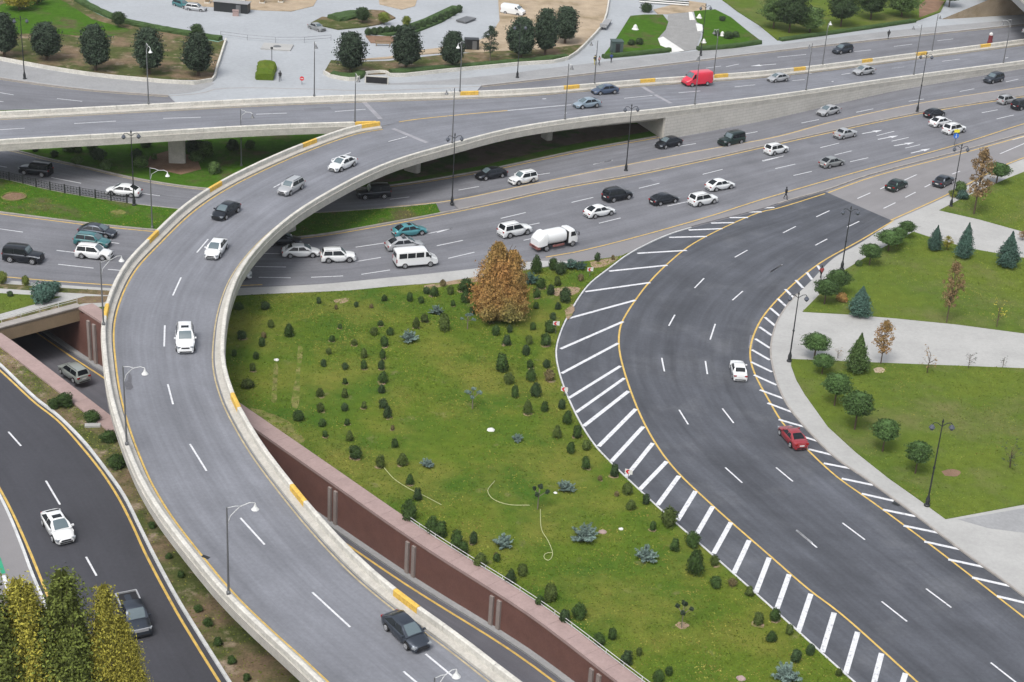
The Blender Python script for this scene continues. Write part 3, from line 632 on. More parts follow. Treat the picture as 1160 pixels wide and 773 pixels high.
deck_d = seg(290, 0, s3, [(345, 490, 480, 480), (0, 502, 135, 497)]) + seg(0, 0, s3, [(325, 543, 508, 532), (715, 520, 880, 515), (0, 570, 108, 563)]) + seg(580, 0, s3, [(490, 432, 615, 420), (730, 408, 825, 400), (975, 382, 1065, 373)]) + seg(860, 0, s3, [(145, 355, 200, 350), (580, 300, 655, 292), (800, 270, 880, 260), (360, 328, 400, 322)])
for a, b in deck_d: dash(deckA, a, b, zd, .17, dz=.034)
dash(ramp, (590, 124.4), (647, 119), zd, .16, dz=.034)
for a, b in seg(580, 0, s3, [(150, 434, 30, 441), (240, 496, 145, 511), ]) + seg(860, 0, s3, [(230, 322, 145, 331), (325, 358, 232, 370), (1090, 254, 1010, 263)]): arrow(deckA if b[1] < 112 else ramp, a, b, zd, dz=.034)
dash(deckA, (407.7, 111), (431, 135), zd, .7, 'expansion_joint', M['joint'], .026)
dash(ramp, (445, 146), (484, 162), zd, .7, 'expansion_joint', M['joint'], .026)
dash(deckA, (721, 94.4), (740, 106), zd, .7, 'expansion_joint', M['joint'], .026)
dash(ramp, (742, 107.5), (760, 117.4), zd, .7, 'expansion_joint', M['joint'], .026)
# stain on the ramp
stain = [(146, 422), (149, 426), (149, 434), (151, 439), (148, 442), (143, 441), (141, 435), (145, 430)]
me = mesh('oil_stain', [G(x, y, 6.03) for x, y in stain], [tuple(range(8))])
if me.polygons[0].normal.z < 0: me.flip_normals()
M['stain'] = mat('oil stain', (.10, .10, .11, 1), .6, var=.2, vscale=3)
wobj('oil_stain', me, M['stain'], ramp)
# piers
def pier(px, py, ztop, rz, w_=2.4):
    b = G(px, py); mb = MB(); pr = []
    for z, s_ in ((-.2, 1), (ztop-1.9, 1), (ztop-1.1, 1.45)):
        for k in range(16):
            t = 2*math.pi*k/16; x = math.copysign(abs(math.cos(t))**.45, math.cos(t))*w_/2*s_; y = math.copysign(abs(math.sin(t))**.45, math.sin(t))*.55
            pr.append((b.x+x*math.cos(rz)-y*math.sin(rz), b.y+x*math.sin(rz)+y*math.cos(rz), z))
    f = []
    for i in range(2):
        for k in range(16): f.append((i*16+k, i*16+(k+1) % 16, (i+1)*16+(k+1) % 16, (i+1)*16+k))
    f.append(tuple(32+k for k in range(16)))
    mb.add(pr, f); wobj('pier', mb.me('pier'), M['concrete'], fly)
pier(201, 185, 5.5, math.radians(5)); pier(326, 263, 6, math.radians(50), 2.2); pier(467, 195, 5.9, math.radians(-30), 2.4); pier(619, 158, 5.1, math.radians(-60), 2.2)
# retaining wall on the right
def vwall(name, p, z_lo, m, parent, thick=.4, out=1):
    n = len(p); v = []; f = []; uv = []; L = 0; N = normals(p)
    for i, a in enumerate(p):
        if i: L += (p[i]-p[i-1]).length
        o = a+N[i]*out*.12; o2 = a-N[i]*out*thick
        v += [Vector((o.x, o.y, z_lo)), Vector((o.x, o.y, a.z-.45)), Vector((o2.x, o2.y, a.z-.45)), Vector((o2.x, o2.y, z_lo))]
        uv += [(L, 0), (L, a.z), (L, a.z+.4), (L, 0)]
    for i in range(n-1):
        for j in range(3): f.append((i*4+j, (i+1)*4+j, (i+1)*4+j+1, i*4+j+1))
    f.append((3, 2, 1, 0)); k = (n-1)*4; f.append((k, k+1, k+2, k+3))
    me = mesh(name, v, f, uv=uv); bm = bmesh.new(); bm.from_mesh(me); bmesh.ops.recalc_face_normals(bm, faces=bm.faces); bm.to_mesh(me); bm.free()
    return wobj(name, me, m, parent)
PRx = [p for p in PR if P(p)[0] > 748 and P(p)[1] < 200]
sidew = 1 if (offset(PRx, 1)[5]-G(1000, 300)).length < (offset(PRx, -1)[5]-G(1000, 300)).length else -1
vwall('retaining_wall', offset(PRx, sidew*.18), -.1, M['wall'], fly, out=sidew)
FRx = [p for p in FARw if P(p)[0] > 700]
vwall('retaining_wall', offset(FRx, .25), -.1, M['wall'], fly, out=1)
ab0 = PRx[-1]; ab1 = FRx[0]
vwall('abutment', resample([ab0+Vector((0, 0, -.3)), ab1+Vector((0, 0, -.3))], 6), -.1, M['concrete'], fly, thick=1.0, out=1)
# ------------------------------------------------------------------ underpass
und = empty('underpass', Vector((RW[0].x, RW[0].y, -5.8))); tag(und, 'sunken underpass road between red granite walls with pink copings', 'underpass')
back = rwdir*45
def fl(p): return Vector((p.x, p.y, floor_z(p.y)))
Rf = [fl(rwP+back)]+[fl(p) for p in RW]; Lf = [fl(lwP+back)]+[fl(p) for p in LW]
Rf[0].z = Lf[0].z = -6.0
for a, q in zip(Lf, Rf): a.z = q.z
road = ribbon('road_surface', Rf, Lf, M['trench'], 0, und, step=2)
side = SGN
def on_floor(px, py):
    z = -4.0
    for _ in range(12): z = floor_z(G(px, py, z).y)
    q = G(px, py, z); i = min(range(len(Rf)), key=lambda i: (Rf[i].x-q.x)**2+(Rf[i].y-q.y)**2); t = (Rf[min(i+1, len(Rf)-1)]-Rf[max(0, i-1)]); t.z = 0; t.normalize(); e = q-Rf[i]; return e.x*(-t.y)+e.y*t.x
YO = 1.2 if on_floor(523, 700) > 0 else -1.2
strip('edge_line', [p+n*YO for p, n in zip(Rf, normals(Rf))], .22, M['yellow'], .02, road)
FS = 1 if YO > 0 else -1
sweep('footway', [p for p in Rf], [(0, 0), (0, .2), (FS*.6, .2), (FS*.6, 0)], M['sidewalk'], und)
def trench_wall(p, out, name):
    v = []; f = []; p = [Vector((a.x, a.y, -.35 if i == 0 else .02)) for i, a in enumerate(p)]; p.insert(1, Vector((p[1].x, p[1].y, -.35))+rwdir*.05)
    for a in p: v += [Vector((a.x, a.y, floor_z(a.y)-.3)), Vector((a.x, a.y, a.z))]
    n = normals(p); m0 = len(v)
    for a, q in zip(p, n): v += [Vector((a.x, a.y, floor_z(a.y)-.3))+q*out*.5, Vector((a.x, a.y, a.z))+q*out*.5]
    k = len(p)
    for i in range(k-1):
        f += [(i*2, i*2+1, i*2+3, i*2+2), (m0+i*2, m0+i*2+1, m0+i*2+3, m0+i*2+2), (i*2+1, m0+i*2+1, m0+i*2+3, i*2+3)]
    me = mesh(name, v, f); bm = bmesh.new(); bm.from_mesh(me); bmesh.ops.recalc_face_normals(bm, faces=bm.faces); bm.to_mesh(me); bm.free()
    return wobj(name, me, M['granite'], und)
rw_full = [rwP+back+Vector((0, 0, 0))]+RW; lw_full = [lwP+back]+[p for p in LW if (p-lwP).dot(rwdir) < 0]
wr = trench_wall(rw_full, -SGN, 'side_wall'); wl = trench_wall(lw_full, SGN, 'side_wall')
# copings laid stone by stone
def coping(base, wd, sgn, z0=.0, z1=.32):
    p = resample(base, step=2.4); N = normals(p)
    for i in range(len(p)-1):
        a, b = p[i], p[i+1]; d = (b-a).normalized()*.01; v = []
        for q, n in ((a+d, N[i]), (b-d, N[i+1])):
            for o, z in ((-.08*sgn, z0+.02), (-.08*sgn, z1), (wd*sgn, z1), (wd*sgn, z0-.1)): v.append(Vector((q.x, q.y, 0))+n*o+Vector((0, 0, z)))
        me = mesh('coping_stone', v, [(0, 1, 5, 4), (1, 2, 6, 5), (2, 3, 7, 6), (3, 2, 1, 0), (4, 5, 6, 7), (0, 4, 7, 3)])
        bm = bmesh.new(); bm.from_mesh(me); bmesh.ops.recalc_face_normals(bm, faces=bm.faces); bm.to_mesh(me); bm.free()
        wobj('coping_stone', me, M['coping'], und)
coping([rwP]+RW[1:], 1.7, -SGN); coping([p for p in LW if (p-lwP).dot(rwdir) < 0], 1.6, SGN)
# pilasters in pairs
def near_i(p, px, py):
    return min(range(len(p)), key=lambda i: (p[i].x-G(px, py, .15).x)**2+(p[i].y-G(px, py, .15).y)**2)
for px, py in [(378, 549), (466, 611), (563, 672), (676, 755)]:
    q = G(px, py, .15); i = near_i(RW, px, py); t = (RW[i+1]-RW[i-1]).normalized(); n = Vector((-t.y, t.x, 0))*SGN
    c0 = RW[i]+t*((Vector((q.x, q.y, 0))-RW[i]).dot(t))
    for s_ in (-.45, .45):
        c = c0+t*s_; zf = floor_z(c.y); mb = MB(); mb.box((c.x+n.x*.1, c.y+n.y*.1, (zf+.2-.35)/2), (.42, .2, -.35-zf-.2), math.atan2(t.y, t.x))
        wobj('pilaster', mb.me('pilaster'), M['pilaster'], wr)
for d_ in (1.2, 2.4):
    c = RW[0]-rwdir*d_; n = Vector((-rwdir.y, rwdir.x, 0))*(-SGN); n = n if (c+n-LW[0]).length < (c-n-LW[0]).length else -n
    mb = MB(); mb.box((c.x+n.x*.12, c.y+n.y*.12, (floor_z(c.y)-.5)/2), (.5, .24, -floor_z(c.y)-.7), math.atan2(rwdir.y, rwdir.x)); wobj('pilaster', mb.me('pilaster'), M['pilaster'], wr)
# portal
ang = math.atan2(pd.y, pd.x); mid = (rwP+lwP)/2; span = (rwP-lwP).length
nb = Vector((-pd.y, pd.x, 0)); nb = nb if nb.dot(rwdir) > 0 else -nb
mb = MB(); c = mid+nb*.4+pd*1.0; mb.box((c.x, c.y, -.62), (span+2.4, .8, 1.62), ang); wobj('portal_beam', mb.me('portal_beam'), M['beam'], und)
mb = MB(); c = mid+nb*.5+pd*1.0; mb.box((c.x, c.y, .27), (span+2.6, 1.1, .14), ang); wobj('portal_cap', mb.me('portal_cap'), M['kerb'], und)
me = mesh('tunnel_roof', [rwP+Vector((0, 0, -.3))+nb*.8, lwP+Vector((0, 0, -.3))+nb*.8, lwP+back+Vector((0, 0, -.3)), rwP+back+Vector((0, 0, -.3))], [(0, 1, 2, 3)]); wobj('tunnel_roof', me, M['concrete'], und)
me = mesh('tunnel_light_stop', [rwP+back+Vector((0, 0, 0)), lwP+back+Vector((0, 0, 0)), lwP+back+Vector((0, 0, -6.2)), rwP+back+Vector((0, 0, -6.2))], [(0, 1, 2, 3)]); wobj('tunnel_light_stop', me, M['granite'], und)  # added unseen wall that closes the tunnel against light leaks
# handrails
def railing(p, label, h=.9, m='metal_grey', step=2.2, z0=.15):
    o = empty('railing', Vector((p[0].x, p[0].y, z0))); tag(o, label, 'railing')
    q = resample(setz(p, z0), step=step)
    for a in q: wobj('post', MB().bar(a, a+Vector((0, 0, h)), .03, n=5).me('post'), M[m], o)
    for hh in (h, h*.5):
        mb = MB(); mb.tube([a+Vector((0, 0, hh)) for a in q], .03, 5); wobj('rail', mb.me('rail'), M[m], o)
    return o
i0, i1 = near_i(COP_R, 463, 590), near_i(COP_R, 735, 773)
railing(offset(COP_R, SGN*.15)[i0:i1+2], 'thin pale handrail along the garden side of the pink coping', .6, 'wkerb')
railing([pa+nb*1.4, pb+nb*1.4, pb+nb*1.4+pd*6], 'thin handrail above the tan tunnel portal beside the grass strip', .7, 'wkerb')
# ------------------------------------------------------------------ fence on the median
def fence():
    p = resample(offset(pMU, -.1)[:cut_u], step=.5)
    a = min(range(len(p)), key=lambda i: (p[i]-G(-40, 197)).length); b = min(range(len(p)), key=lambda i: (p[i]-G(146, 231.5)).length)
    q = resample(p[a:b], step=2.3); o = empty('fence', Vector((q[0].x, q[0].y, .14))); tag(o, 'black steel fence with square latticed panels along the median lawn', 'fence')
    for i in range(len(q)):
        c = q[i]; wobj('post', MB().box((c.x, c.y, .14+.62), (.16, .16, 1.24)).me('post'), M['metal_dark'], o)
        if i == len(q)-1: break
        d = q[i+1]-c; u = d.normalized(); L = d.length; mb = MB(); z0 = Vector((0, 0, .14))
        for hh in (.15, .4, .85, 1.1): mb.bar(c+z0+Vector((0, 0, hh)), q[i+1]+z0+Vector((0, 0, hh)), .035, n=4)
        for k in range(1, 5): mb.bar(c+z0+u*(L*k/5)+Vector((0, 0, .1)), c+z0+u*(L*k/5)+Vector((0, 0, 1.12)), .03, n=4)
        for k in range(5):
            s_ = c+z0+u*(L*k/5); e_ = c+z0+u*(L*(k+1)/5); mb.bar(s_+Vector((0, 0, .4)), e_+Vector((0, 0, .85)), .02, n=4); mb.bar(e_+Vector((0, 0, .4)), s_+Vector((0, 0, .85)), .02, n=4)
        wobj('panel', mb.me('panel'), M['metal_dark'], o)
fence()
# ------------------------------------------------------------------ vehicles
CARM = {}
SPEC = dict(
 # half width, wheelbase ends, wheel radius, lower body stations (x, z_top, half width), cabin: (x rear foot, x rear top, x front top, x front foot, roof z, belt z, roof half width)
 sedan=dict(w=.90, ax=(-1.38, 1.38), r=.33, st=[(-2.36, .60, .62), (-2.30, .86, .74), (-2.1, 1.0, .82), (-1.5, 1.02, .89), (0, .95, .91), (1.0, .93, .90), (1.6, .84, .87), (2.1, .70, .80), (2.34, .58, .62)], cab=(-2.02, -1.05, .32, 1.28, 1.45, .95, .60)),
 oldsedan=dict(w=.84, ax=(-1.22, 1.3), r=.30, st=[(-2.12, .62, .72), (-2.08, .92, .78), (-1.9, .96, .81), (-1.2, .97, .83), (0, .93, .84), (.9, .92, .83), (1.7, .86, .80), (2.02, .80, .77), (2.08, .55, .72)], cab=(-1.35, -1.0, .25, .8, 1.40, .94, .62)),
 coupe=dict(w=.88, ax=(-1.28, 1.33), r=.32, st=[(-2.2, .62, .62), (-2.12, .92, .74), (-1.8, 1.0, .82), (-1.3, .98, .87), (0, .90, .89), (.9, .87, .88), (1.5, .80, .85), (2.0, .66, .76), (2.22, .52, .6)], cab=(-1.55, -.65, .30, 1.05, 1.33, .90, .56)),
 suv=dict(w=.95, ax=(-1.35, 1.4), r=.38, st=[(-2.32, .70, .78), (-2.28, 1.05, .84), (-2.1, 1.12, .90), (-1.4, 1.12, .94), (0, 1.08, .95), (1.0, 1.07, .94), (1.6, 1.03, .91), (2.15, .92, .82), (2.34, .66, .70)], cab=(-2.18, -1.9, .30, 1.05, 1.74, 1.08, .72)),
 boxsuv=dict(w=.93, ax=(-1.3, 1.38), r=.39, st=[(-2.25, .72, .86), (-2.22, 1.15, .89), (-2.0, 1.17, .92), (-1.4, 1.17, .93), (0, 1.14, .93), (.85, 1.13, .92), (1.6, 1.10, .89), (2.15, 1.02, .86), (2.25, .7, .80)], cab=(-2.18, -2.08, .45, .85, 1.84, 1.13, .78)),
 wagon=dict(w=.87, ax=(-1.3, 1.33), r=.32, st=[(-2.2, .62, .72), (-2.16, .95, .80), (-2.0, 1.0, .84), (-1.4, 1.0, .87), (0, .96, .88), (.9, .94, .87), (1.6, .86, .84), (2.05, .72, .76), (2.2, .56, .64)], cab=(-2.05, -1.75, .40, 1.05, 1.52, .96, .62)),
)
def loft_body(sp):
    st = sp['st']; v = []; f = []
    fine = []
    for i in range(len(st)-1):
        for k in range(3):
            t = k/3; fine.append(tuple(st[i][j]*(1-t)+st[i+1][j]*t for j in range(3)))
    fine.append(st[-1])
    for x, zt, hw in fine:
        zb = .22; arch = 0
        for ax in sp['ax']:
            d = abs(x-ax)
            if d < sp['r']+.07: arch = max(arch, math.sqrt(max(0, (sp['r']+.07)**2-d*d))+sp['r'])
        zl = max(zb, arch)
        zl = min(zl, zt-.12)
        half = [(0, zt+.025), (hw*.55, zt+.015), (hw*.86, zt-.03), (hw*.97, zt-.12), (hw, zt-.28 if zt-.28 > zl+.04 else (zl+zt)/2), (hw*.985, (zl+.05)), (hw*.94, zl), (hw*.72, zl if not arch else min(zl, .3)), (0, .2)]
        row = [(x, -y, z) for y, z in half]+[(x, y, z) for y, z in reversed(half[1:-1])]
        v += row
    k = 16; n = len(fine)
    for i in range(n-1):
        for j in range(k): f.append((i*k+j, i*k+(j+1) % k, (i+1)*k+(j+1) % k, (i+1)*k+j))
    f.append(tuple(reversed(range(k)))); f.append(tuple((n-1)*k+j for j in range(k)))
    me = mesh('body', v, f); fin(me, 40); return me
def fin(me, ang=35):
    bm = bmesh.new(); bm.from_mesh(me); bmesh.ops.recalc_face_normals(bm, faces=bm.faces)
    for e in bm.edges: e.smooth = len(e.link_faces) == 2 and e.calc_face_angle(3) < math.radians(ang)
    for fc in bm.faces: fc.smooth = True
    bm.to_mesh(me); bm.free()
def quadplate(pts, nrm, th=.012):
    """thin plate standing proud of the surface"""
    n = Vector(nrm).normalized()*th; v = [Vector(p)-n*.5 for p in pts]+[Vector(p)+n for p in pts]; k = len(pts)
    f = [tuple(range(k)), tuple(range(k, 2*k))]+[(i, (i+1) % k, k+(i+1) % k, k+i) for i in range(k)]
    me = mesh('plate', v, f); fin(me, 30); return me
def inset(pts, a):
    c = sum((Vector(p) for p in pts), Vector())/len(pts); return [Vector(p).lerp(c, a) for p in pts]
def wheel_mesh(r, w_=.22):
    mb = MB(); v = []; f = []; n = 16
    for y, rr in ((-w_/2, r*.62), (-w_/2, r*.93), (-w_/2+.03, r), (w_/2-.03, r), (w_/2, r*.93), (w_/2, r*.62)):
        for k in range(n): t = 2*math.pi*k/n; v.append((rr*math.cos(t), y, rr*math.sin(t)))
    for i in range(5):
        for k in range(n): f.append((i*n+k, i*n+(k+1) % n, (i+1)*n+(k+1) % n, (i+1)*n+k))
    f.append(tuple(range(n))); f.append(tuple(5*n+k for k in range(n)))
    me = mesh('wheel', v, f); fin(me, 40); me.materials.append(M['rubber'])
    v = []; f = []
    mb = MB(); mb.bar((0, -w_/2-.012, 0), (0, w_/2+.012, 0), r*.16, n=8)
    for k in range(5):
        t = 2*math.pi*k/5
        for s in (-1, 1):
            mb.bar((0, s*(w_/2+.006), 0), (r*.6*math.cos(t), s*(w_/2+.006), r*.6*math.sin(t)), .05, .035, n=4)
    for k in range(16):
        t, u = 2*math.pi*k/16, 2*math.pi*(k+1)/16
        for s in (-1, 1): mb.bar((r*.6*math.cos(t), s*(w_/2+.004), r*.6*math.sin(t)), (r*.6*math.cos(u), s*(w_/2+.004), r*.6*math.sin(u)), .028, n=4)
    rm = mb.me('rim'); rm.materials.append(M['rim']); return me, rm
def car_parts(kind):
    """list of (part name, mesh, material key, children)"""
    if kind in CARM: return CARM[kind]
    sp = SPEC[kind]; W = sp['w']; out = []
    body = loft_body(sp); out.append(('body', body, 'PAINT', None))
    xr, xrt, xft, xf, zr, zb, rw = sp['cab']; bw = W*.93
    # cabin shell with curved roof
    secs = []
    xs = [xr, xr*.5+xrt*.5, xrt, (xrt*2+xft)/3, (xrt+2*xft)/3, xft, (xft+xf)/2, xf]
    zs = [zb, (zb+zr)/2+.06, zr-.03, zr+.01, zr+.01, zr-.02, (zb+zr)/2+.05, zb-.02]
    ws = [bw*.9, (bw*.9+rw)/2+.03, rw, rw+.01, rw+.01, rw, (bw*.9+rw)/2+.03, bw*.88]
    v = []; f = []
    for x, z, hw in zip(xs, zs, ws):
        t = (z-zb)/(zr-zb) if z > zb else 0; base = bw
        v += [(x, -base, zb-.04), (x, -(base*(1-t)+hw*t) if t else -base, z-.06*t), (x, -hw*.9, z), (x, 0, z+.02), (x, hw*.9, z), (x, (base*(1-t)+hw*t) if t else base, z-.06*t), (x, base, zb-.04)]
    for i in range(len(xs)-1):
        for j in range(6): f.append((i*7+j, i*7+j+1, (i+1)*7+j+1, (i+1)*7+j))
    cab = mesh('roof', v, f); fin(cab, 38); out.append(('roof', cab, 'PAINT', None))
    def at(i, j): return Vector(v[i*7+j])
    def curved(rows, dirn):
        vv = []; ff = []; off = Vector(dirn).normalized()*.022
        a, b_, c_ = rows
        for r0, r1, t in ((a, b_, .14), (a, b_, .5), (a, b_, 1.0), (b_, c_, .5), (b_, c_, .90)):
            for j, k in ((2, .90), (3, 1), (4, .90)):
                q = at(r0, j).lerp(at(r1, j), t); m_ = at(r0, 3).lerp(at(r1, 3), t); vv.append(m_.lerp(q, k)+off)
        for i in range(4):
            for j in range(2): ff.append((i*3+j, i*3+j+1, (i+1)*3+j+1, (i+1)*3+j))
        me_ = mesh('screen', vv, ff); fin(me_, 60); return me_
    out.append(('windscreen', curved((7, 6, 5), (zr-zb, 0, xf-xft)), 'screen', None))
    out.append(('rear_window', curved((0, 1, 2), (-(zr-zb), 0, xrt-xr)), 'glass', None))
    xm = (xrt+xft)/2
    for s, j in ((-1, 1), (1, 5)):
        def sp_(x, t):    # point on cabin side
            return Vector((x, s*((bw)*(1-t)+rw*t+.012), zb+.03+(zr-zb-.13)*t))
        pr = [sp_(xr+(xrt-xr)*.25+.12, 0), sp_(xrt+.02, 1), sp_(xm-.04, 1), sp_(xm-.04, 0)]
        pf = [sp_(xm+.04, 0), sp_(xm+.04, 1), sp_(xft-.02, 1), sp_(xf-(xf-xft)*.30, 0)]
        nrm = (0, s*(zr-zb), (bw-rw))
        out.append(('side_window', quadplate(pr, nrm, .012), 'glass', None)); out.append(('side_window', quadplate(pf, nrm, .012), 'glass', None))
        out.append(('mirror', MB().box((xf-.25, s*(bw+.12), zb+.06), (.14, .2, .13)).me('mirror'), 'PAINT', None))
    st = sp['st']; xF = st[-1][0]; xR = st[0][0]; zf = st[-2][1]; zrr = st[1][1]
    for s in (-1, 1):
        out.append(('headlight', MB().box((xF-.16, s*(st[-2][2]*.80), zf-.13), (.30, .34, .14), -s*.35).me('headlight'), 'head', None))
        out.append(('tail_light', MB().box((xR+.05, s*st[1][2]*.80, zrr-.13), (.14, .30, .16), s*.2).me('tail_light'), 'tail', None))
    out.append(('grille', MB().box((xF-.02, 0, zf-.20), (.08, .80, .13)).me('grille'), 'trim', None))
    out.append(('bumper', MB().box((xF-.02, 0, .32), (.10, st[-1][2]*1.7, .12)).box((xR+.02, 0, .34), (.10, st[0][2]*1.7, .12)).me('bumper'), 'trim', None))
    out.append(('number_plate', MB().box((xR-.02, 0, zrr-.30), (.03, .5, .12)).me('number_plate'), 'plate', None))
    wm, rm = wheel_mesh(sp['r'])
    for ax in sp['ax']:
        for s in (-1, 1): out.append(('wheel', wm, None, (ax, s*(W-.10), sp['r'], rm)))
    if kind in ('suv', 'boxsuv', 'wagon'):
        mb = MB()
        for s in (-1, 1): mb.bar((xrt+.1, s*(rw-.04), zr+.05), (xft-.1, s*(rw-.04), zr+.05), .025, n=5)
        out.append(('roof_rails', mb.me('roof_rails'), 'trim', None))
    if kind == 'boxsuv':
        out.append(('spare_wheel', MB().bar((xR-.20, 0, .95), (xR+.02, 0, .95), .34, n=16).me('spare_wheel'), 'trim', None))
    for nme, me, mk, ch in out:
        if mk and mk != 'PAINT' and not me.materials: me.materials.append(M[mk])
        if mk == 'PAINT' and not me.materials: me.materials.append(M['car_white'])
    CARM[kind] = out; return out
def heading(cx, cy, d, z):
    A = G(cx-d[0]*8, cy-d[1]*8, z); B = G(cx+d[0]*8, cy+d[1]*8, z); return math.atan2(B.y-A.y, B.x-A.x)
def build(root, parts, colour):
    for nme, me, mk, ch in parts:
        o = bpy.data.objects.new(nme, me); C.objects.link(o); o.parent = root
        if mk == 'PAINT' or (isinstance(mk, str) and mk.startswith('P:')):
            key = colour if mk == 'PAINT' else mk[2:]
            o.material_slots[0].link = 'OBJECT'; o.material_slots[0].material = M['car_'+key]
        if ch:
            o.location = ch[:3]; r_ = bpy.data.objects.new('rim', ch[3]); C.objects.link(r_); r_.parent = o
def car(kind, colour, px, py, d, label, cat='car', z=0.0, group=None, sun_=False, scale=1.0, name=None):
    zz = z(px, py) if callable(z) else z
    b = G(px, py, zz); n = Vector((0, 0, 1))
    r = empty(name or {'sedan': 'sedan_car', 'oldsedan': 'sedan_car', 'coupe': 'coupe_car', 'suv': 'suv_car', 'boxsuv': 'suv_car', 'wagon': 'estate_car'}[kind], b+Vector((0, 0, .035)), heading(px, py, d, zz))
    r.scale = (scale,)*3; tag(r, label, cat, group); build(r, car_parts(kind), colour)
    if sun_:
        sp = SPEC[kind]['cab']; me = MB().box(((sp[1]+sp[2])/2+.25, 0, sp[4]+.03), (.5, .75, .03)).me('sunroof'); me.materials.append(M['glass'])
        o = bpy.data.objects.new('sunroof', me); C.objects.link(o); o.parent = r
    if kind in ('suv', 'boxsuv') and colour in ('black', 'charcoal'): pass
    return r
g1 = 'vehicles on the upper carriageway'; g2 = 'vehicles on the lower carriageway'; g3 = 'vehicles on the flyover'; g4 = 'vehicles on the slip roads'
fr = (-1, -.10)
car('boxsuv', 'black', 27, 296, (1, .10), 'large black four wheel drive on the highway at the far left edge', group=g2, scale=1.03)
car('sedan', 'charcoal', 111, 267, (1, .12), 'dark saloon car at the back of three cars bunched abreast left of the flyover', group=g2)
car('wagon', 'teal', 105, 278, (1, .12), 'teal estate car squeezed between a dark saloon and a white four wheel drive', group=g2)
car('suv', 'white', 107, 292, (1, .10), 'white four wheel drive beside the teal estate left of the flyover', group=g2, scale=.95)
car('boxsuv', 'black', 41, 198, (-1, -.13), 'black four wheel drive on the narrow road behind the black lattice fence', group=g1, scale=.97)
car('sedan', 'white', 140, 221, (-1, -.11), 'white saloon car beside the end of the black lattice fence', group=g1)
car('sedan', 'black', 256, 244, (-1, .62), 'black saloon car on the flyover curve following behind a white one', group=g3, z=6)
car('sedan', 'white', 245, 287, (-.72, .95), 'white saloon car on the flyover curve ahead of the black saloon', group=g3, z=6)
car('suv', 'white', 210, 391, (.03, 1), 'white four wheel drive coming straight down the middle of the flyover bend', group=g3, z=6, sun_=True)
car('wagon', 'silver', 329.5, 217, (-1, .55), 'silver estate car on the flyover behind the black saloon', group=g3, z=6)
car('sedan', 'white', 388, 190.5, (-1, .42), 'white saloon car farthest back on the flyover curve near the junction', group=g3, z=6, sun_=True)
car('boxsuv', 'black', 423, 224, (-1, .06), 'black boxy four wheel drive passing under the flyover on the upper carriageway', group=g1)
car('sedan', 'black', 320, 277, (1, -.02), 'black saloon car half in the shade under the flyover beside a pier', group=g2)
car('sedan', 'white', 341, 290, (1, -.02), 'white saloon car just emerging from under the flyover', group=g2)
car('suv', 'white', 383, 295.5, (1, -.03), 'small white crossover between a white saloon and a white minibus', group=g2, scale=.93)
car('sedan', 'white', 263, 315, (1, .0), 'pale car almost hidden behind the flyover parapet on the highway', group=g2)
car('sedan', 'turquoise', 464, 266, (1, -.14), 'turquoise saloon car beside a silver one above the white minibus', group=g2, sun_=True, scale=.98)
car('sedan', 'silver', 458, 282, (1, -.10), 'silver saloon car with a sunroof between the turquoise car and the minibus', group=g2, sun_=True, scale=1.02)
car('sedan', 'black', 556, 201.5, (-1, .16), 'black saloon car on the upper carriageway behind a white crossover', group=g1)
car('suv', 'white', 592, 207, (-1, .20), 'white low crossover on the upper carriageway beside the black saloon', group=g1, scale=.93)
car('suv', 'black', 699, 226, (1, -.20), 'near black four wheel drive with red tail lights beside a white saloon', group=g2, scale=.97)
car('sedan', 'white', 679, 244, (1, -.20), 'white saloon car on the highway nearest the gore of the slip road', group=g2, scale=.98)
car('sedan', 'black', 752, 230, (1, -.2), 'black saloon car between the near black four wheel drive and a white one', group=g2, scale=.95)
car('suv', 'white', 796, 231, (1, -.2), 'white four wheel drive close behind another white car near the gore tip', group=g2, scale=.95)
car('sedan', 'white', 815.5, 214, (1, -.18), 'white saloon car in front of the white four wheel drive', group=g2, scale=.98)
car('suv', 'white', 583, 266, (1, -.20), 'white four wheel drive directly behind the white tank truck', group=g2)
car('sedan', 'navy', 685, 106, (-1, .10), 'dark blue saloon car on the flyover beside a pale blue one', group=g3, z=zd, scale=.95)
car('sedan', 'bluegrey', 664.5, 121.5, (-1, .13), 'pale blue grey saloon car on the flyover near the parapet', group=g3, z=zd, scale=.95)
car('sedan', 'black', 757, 166, (-1, .22), 'black saloon car on the upper carriageway by the end of the retaining wall', group=g1)
car('boxsuv', 'darkgreen', 828, 163.5, (-1, .22), 'dark green boxy four wheel drive below the coursed retaining wall', group=g1)
car('suv', 'white', 879, 173.5, (1, -.22), 'white four wheel drive behind two silver cars at the lane arrows', group=g2, scale=.9)
car('sedan', 'silver', 881, 92, (-1, .14), 'silver saloon car on the flyover behind the red van', group=g3, z=zd, scale=.88)
car('sedan', 'silver', 978, 84, (-1, .16), 'silver saloon car on the flyover ramp near the top right', group=g3, z=zd, scale=.96)
car('suv', 'charcoal', 954, 60, (-1, .16), 'charcoal four wheel drive on the frontage road behind the flyover', group='vehicles north of the flyover', scale=.92)
car('sedan', 'silver', 938, 129.5, (-1, .24), 'silver saloon car on the upper carriageway below the long retaining wall', group=g1)
car('oldsedan', 'silver', 957, 155.5, (1, -.22), 'small silver saloon just left of the painted lane arrows', group=g2)
car('sedan', 'grey', 942, 188, (1, -.22), 'grey saloon car in the lane nearest the slip road divider', group=g2, scale=.95)
car('sedan', 'black', 1058, 132, (1, -.22), 'black saloon car partly hidden behind two white cars by the median lamp', group=g2, scale=.92)
car('sedan', 'white', 1065, 142, (1, -.22), 'white saloon car between a black saloon and a white four wheel drive', group=g2, scale=.95)
car('suv', 'white', 1080.5, 150.5, (1, -.22), 'white four wheel drive nearest the blue arrow sign', group=g2, scale=.95)
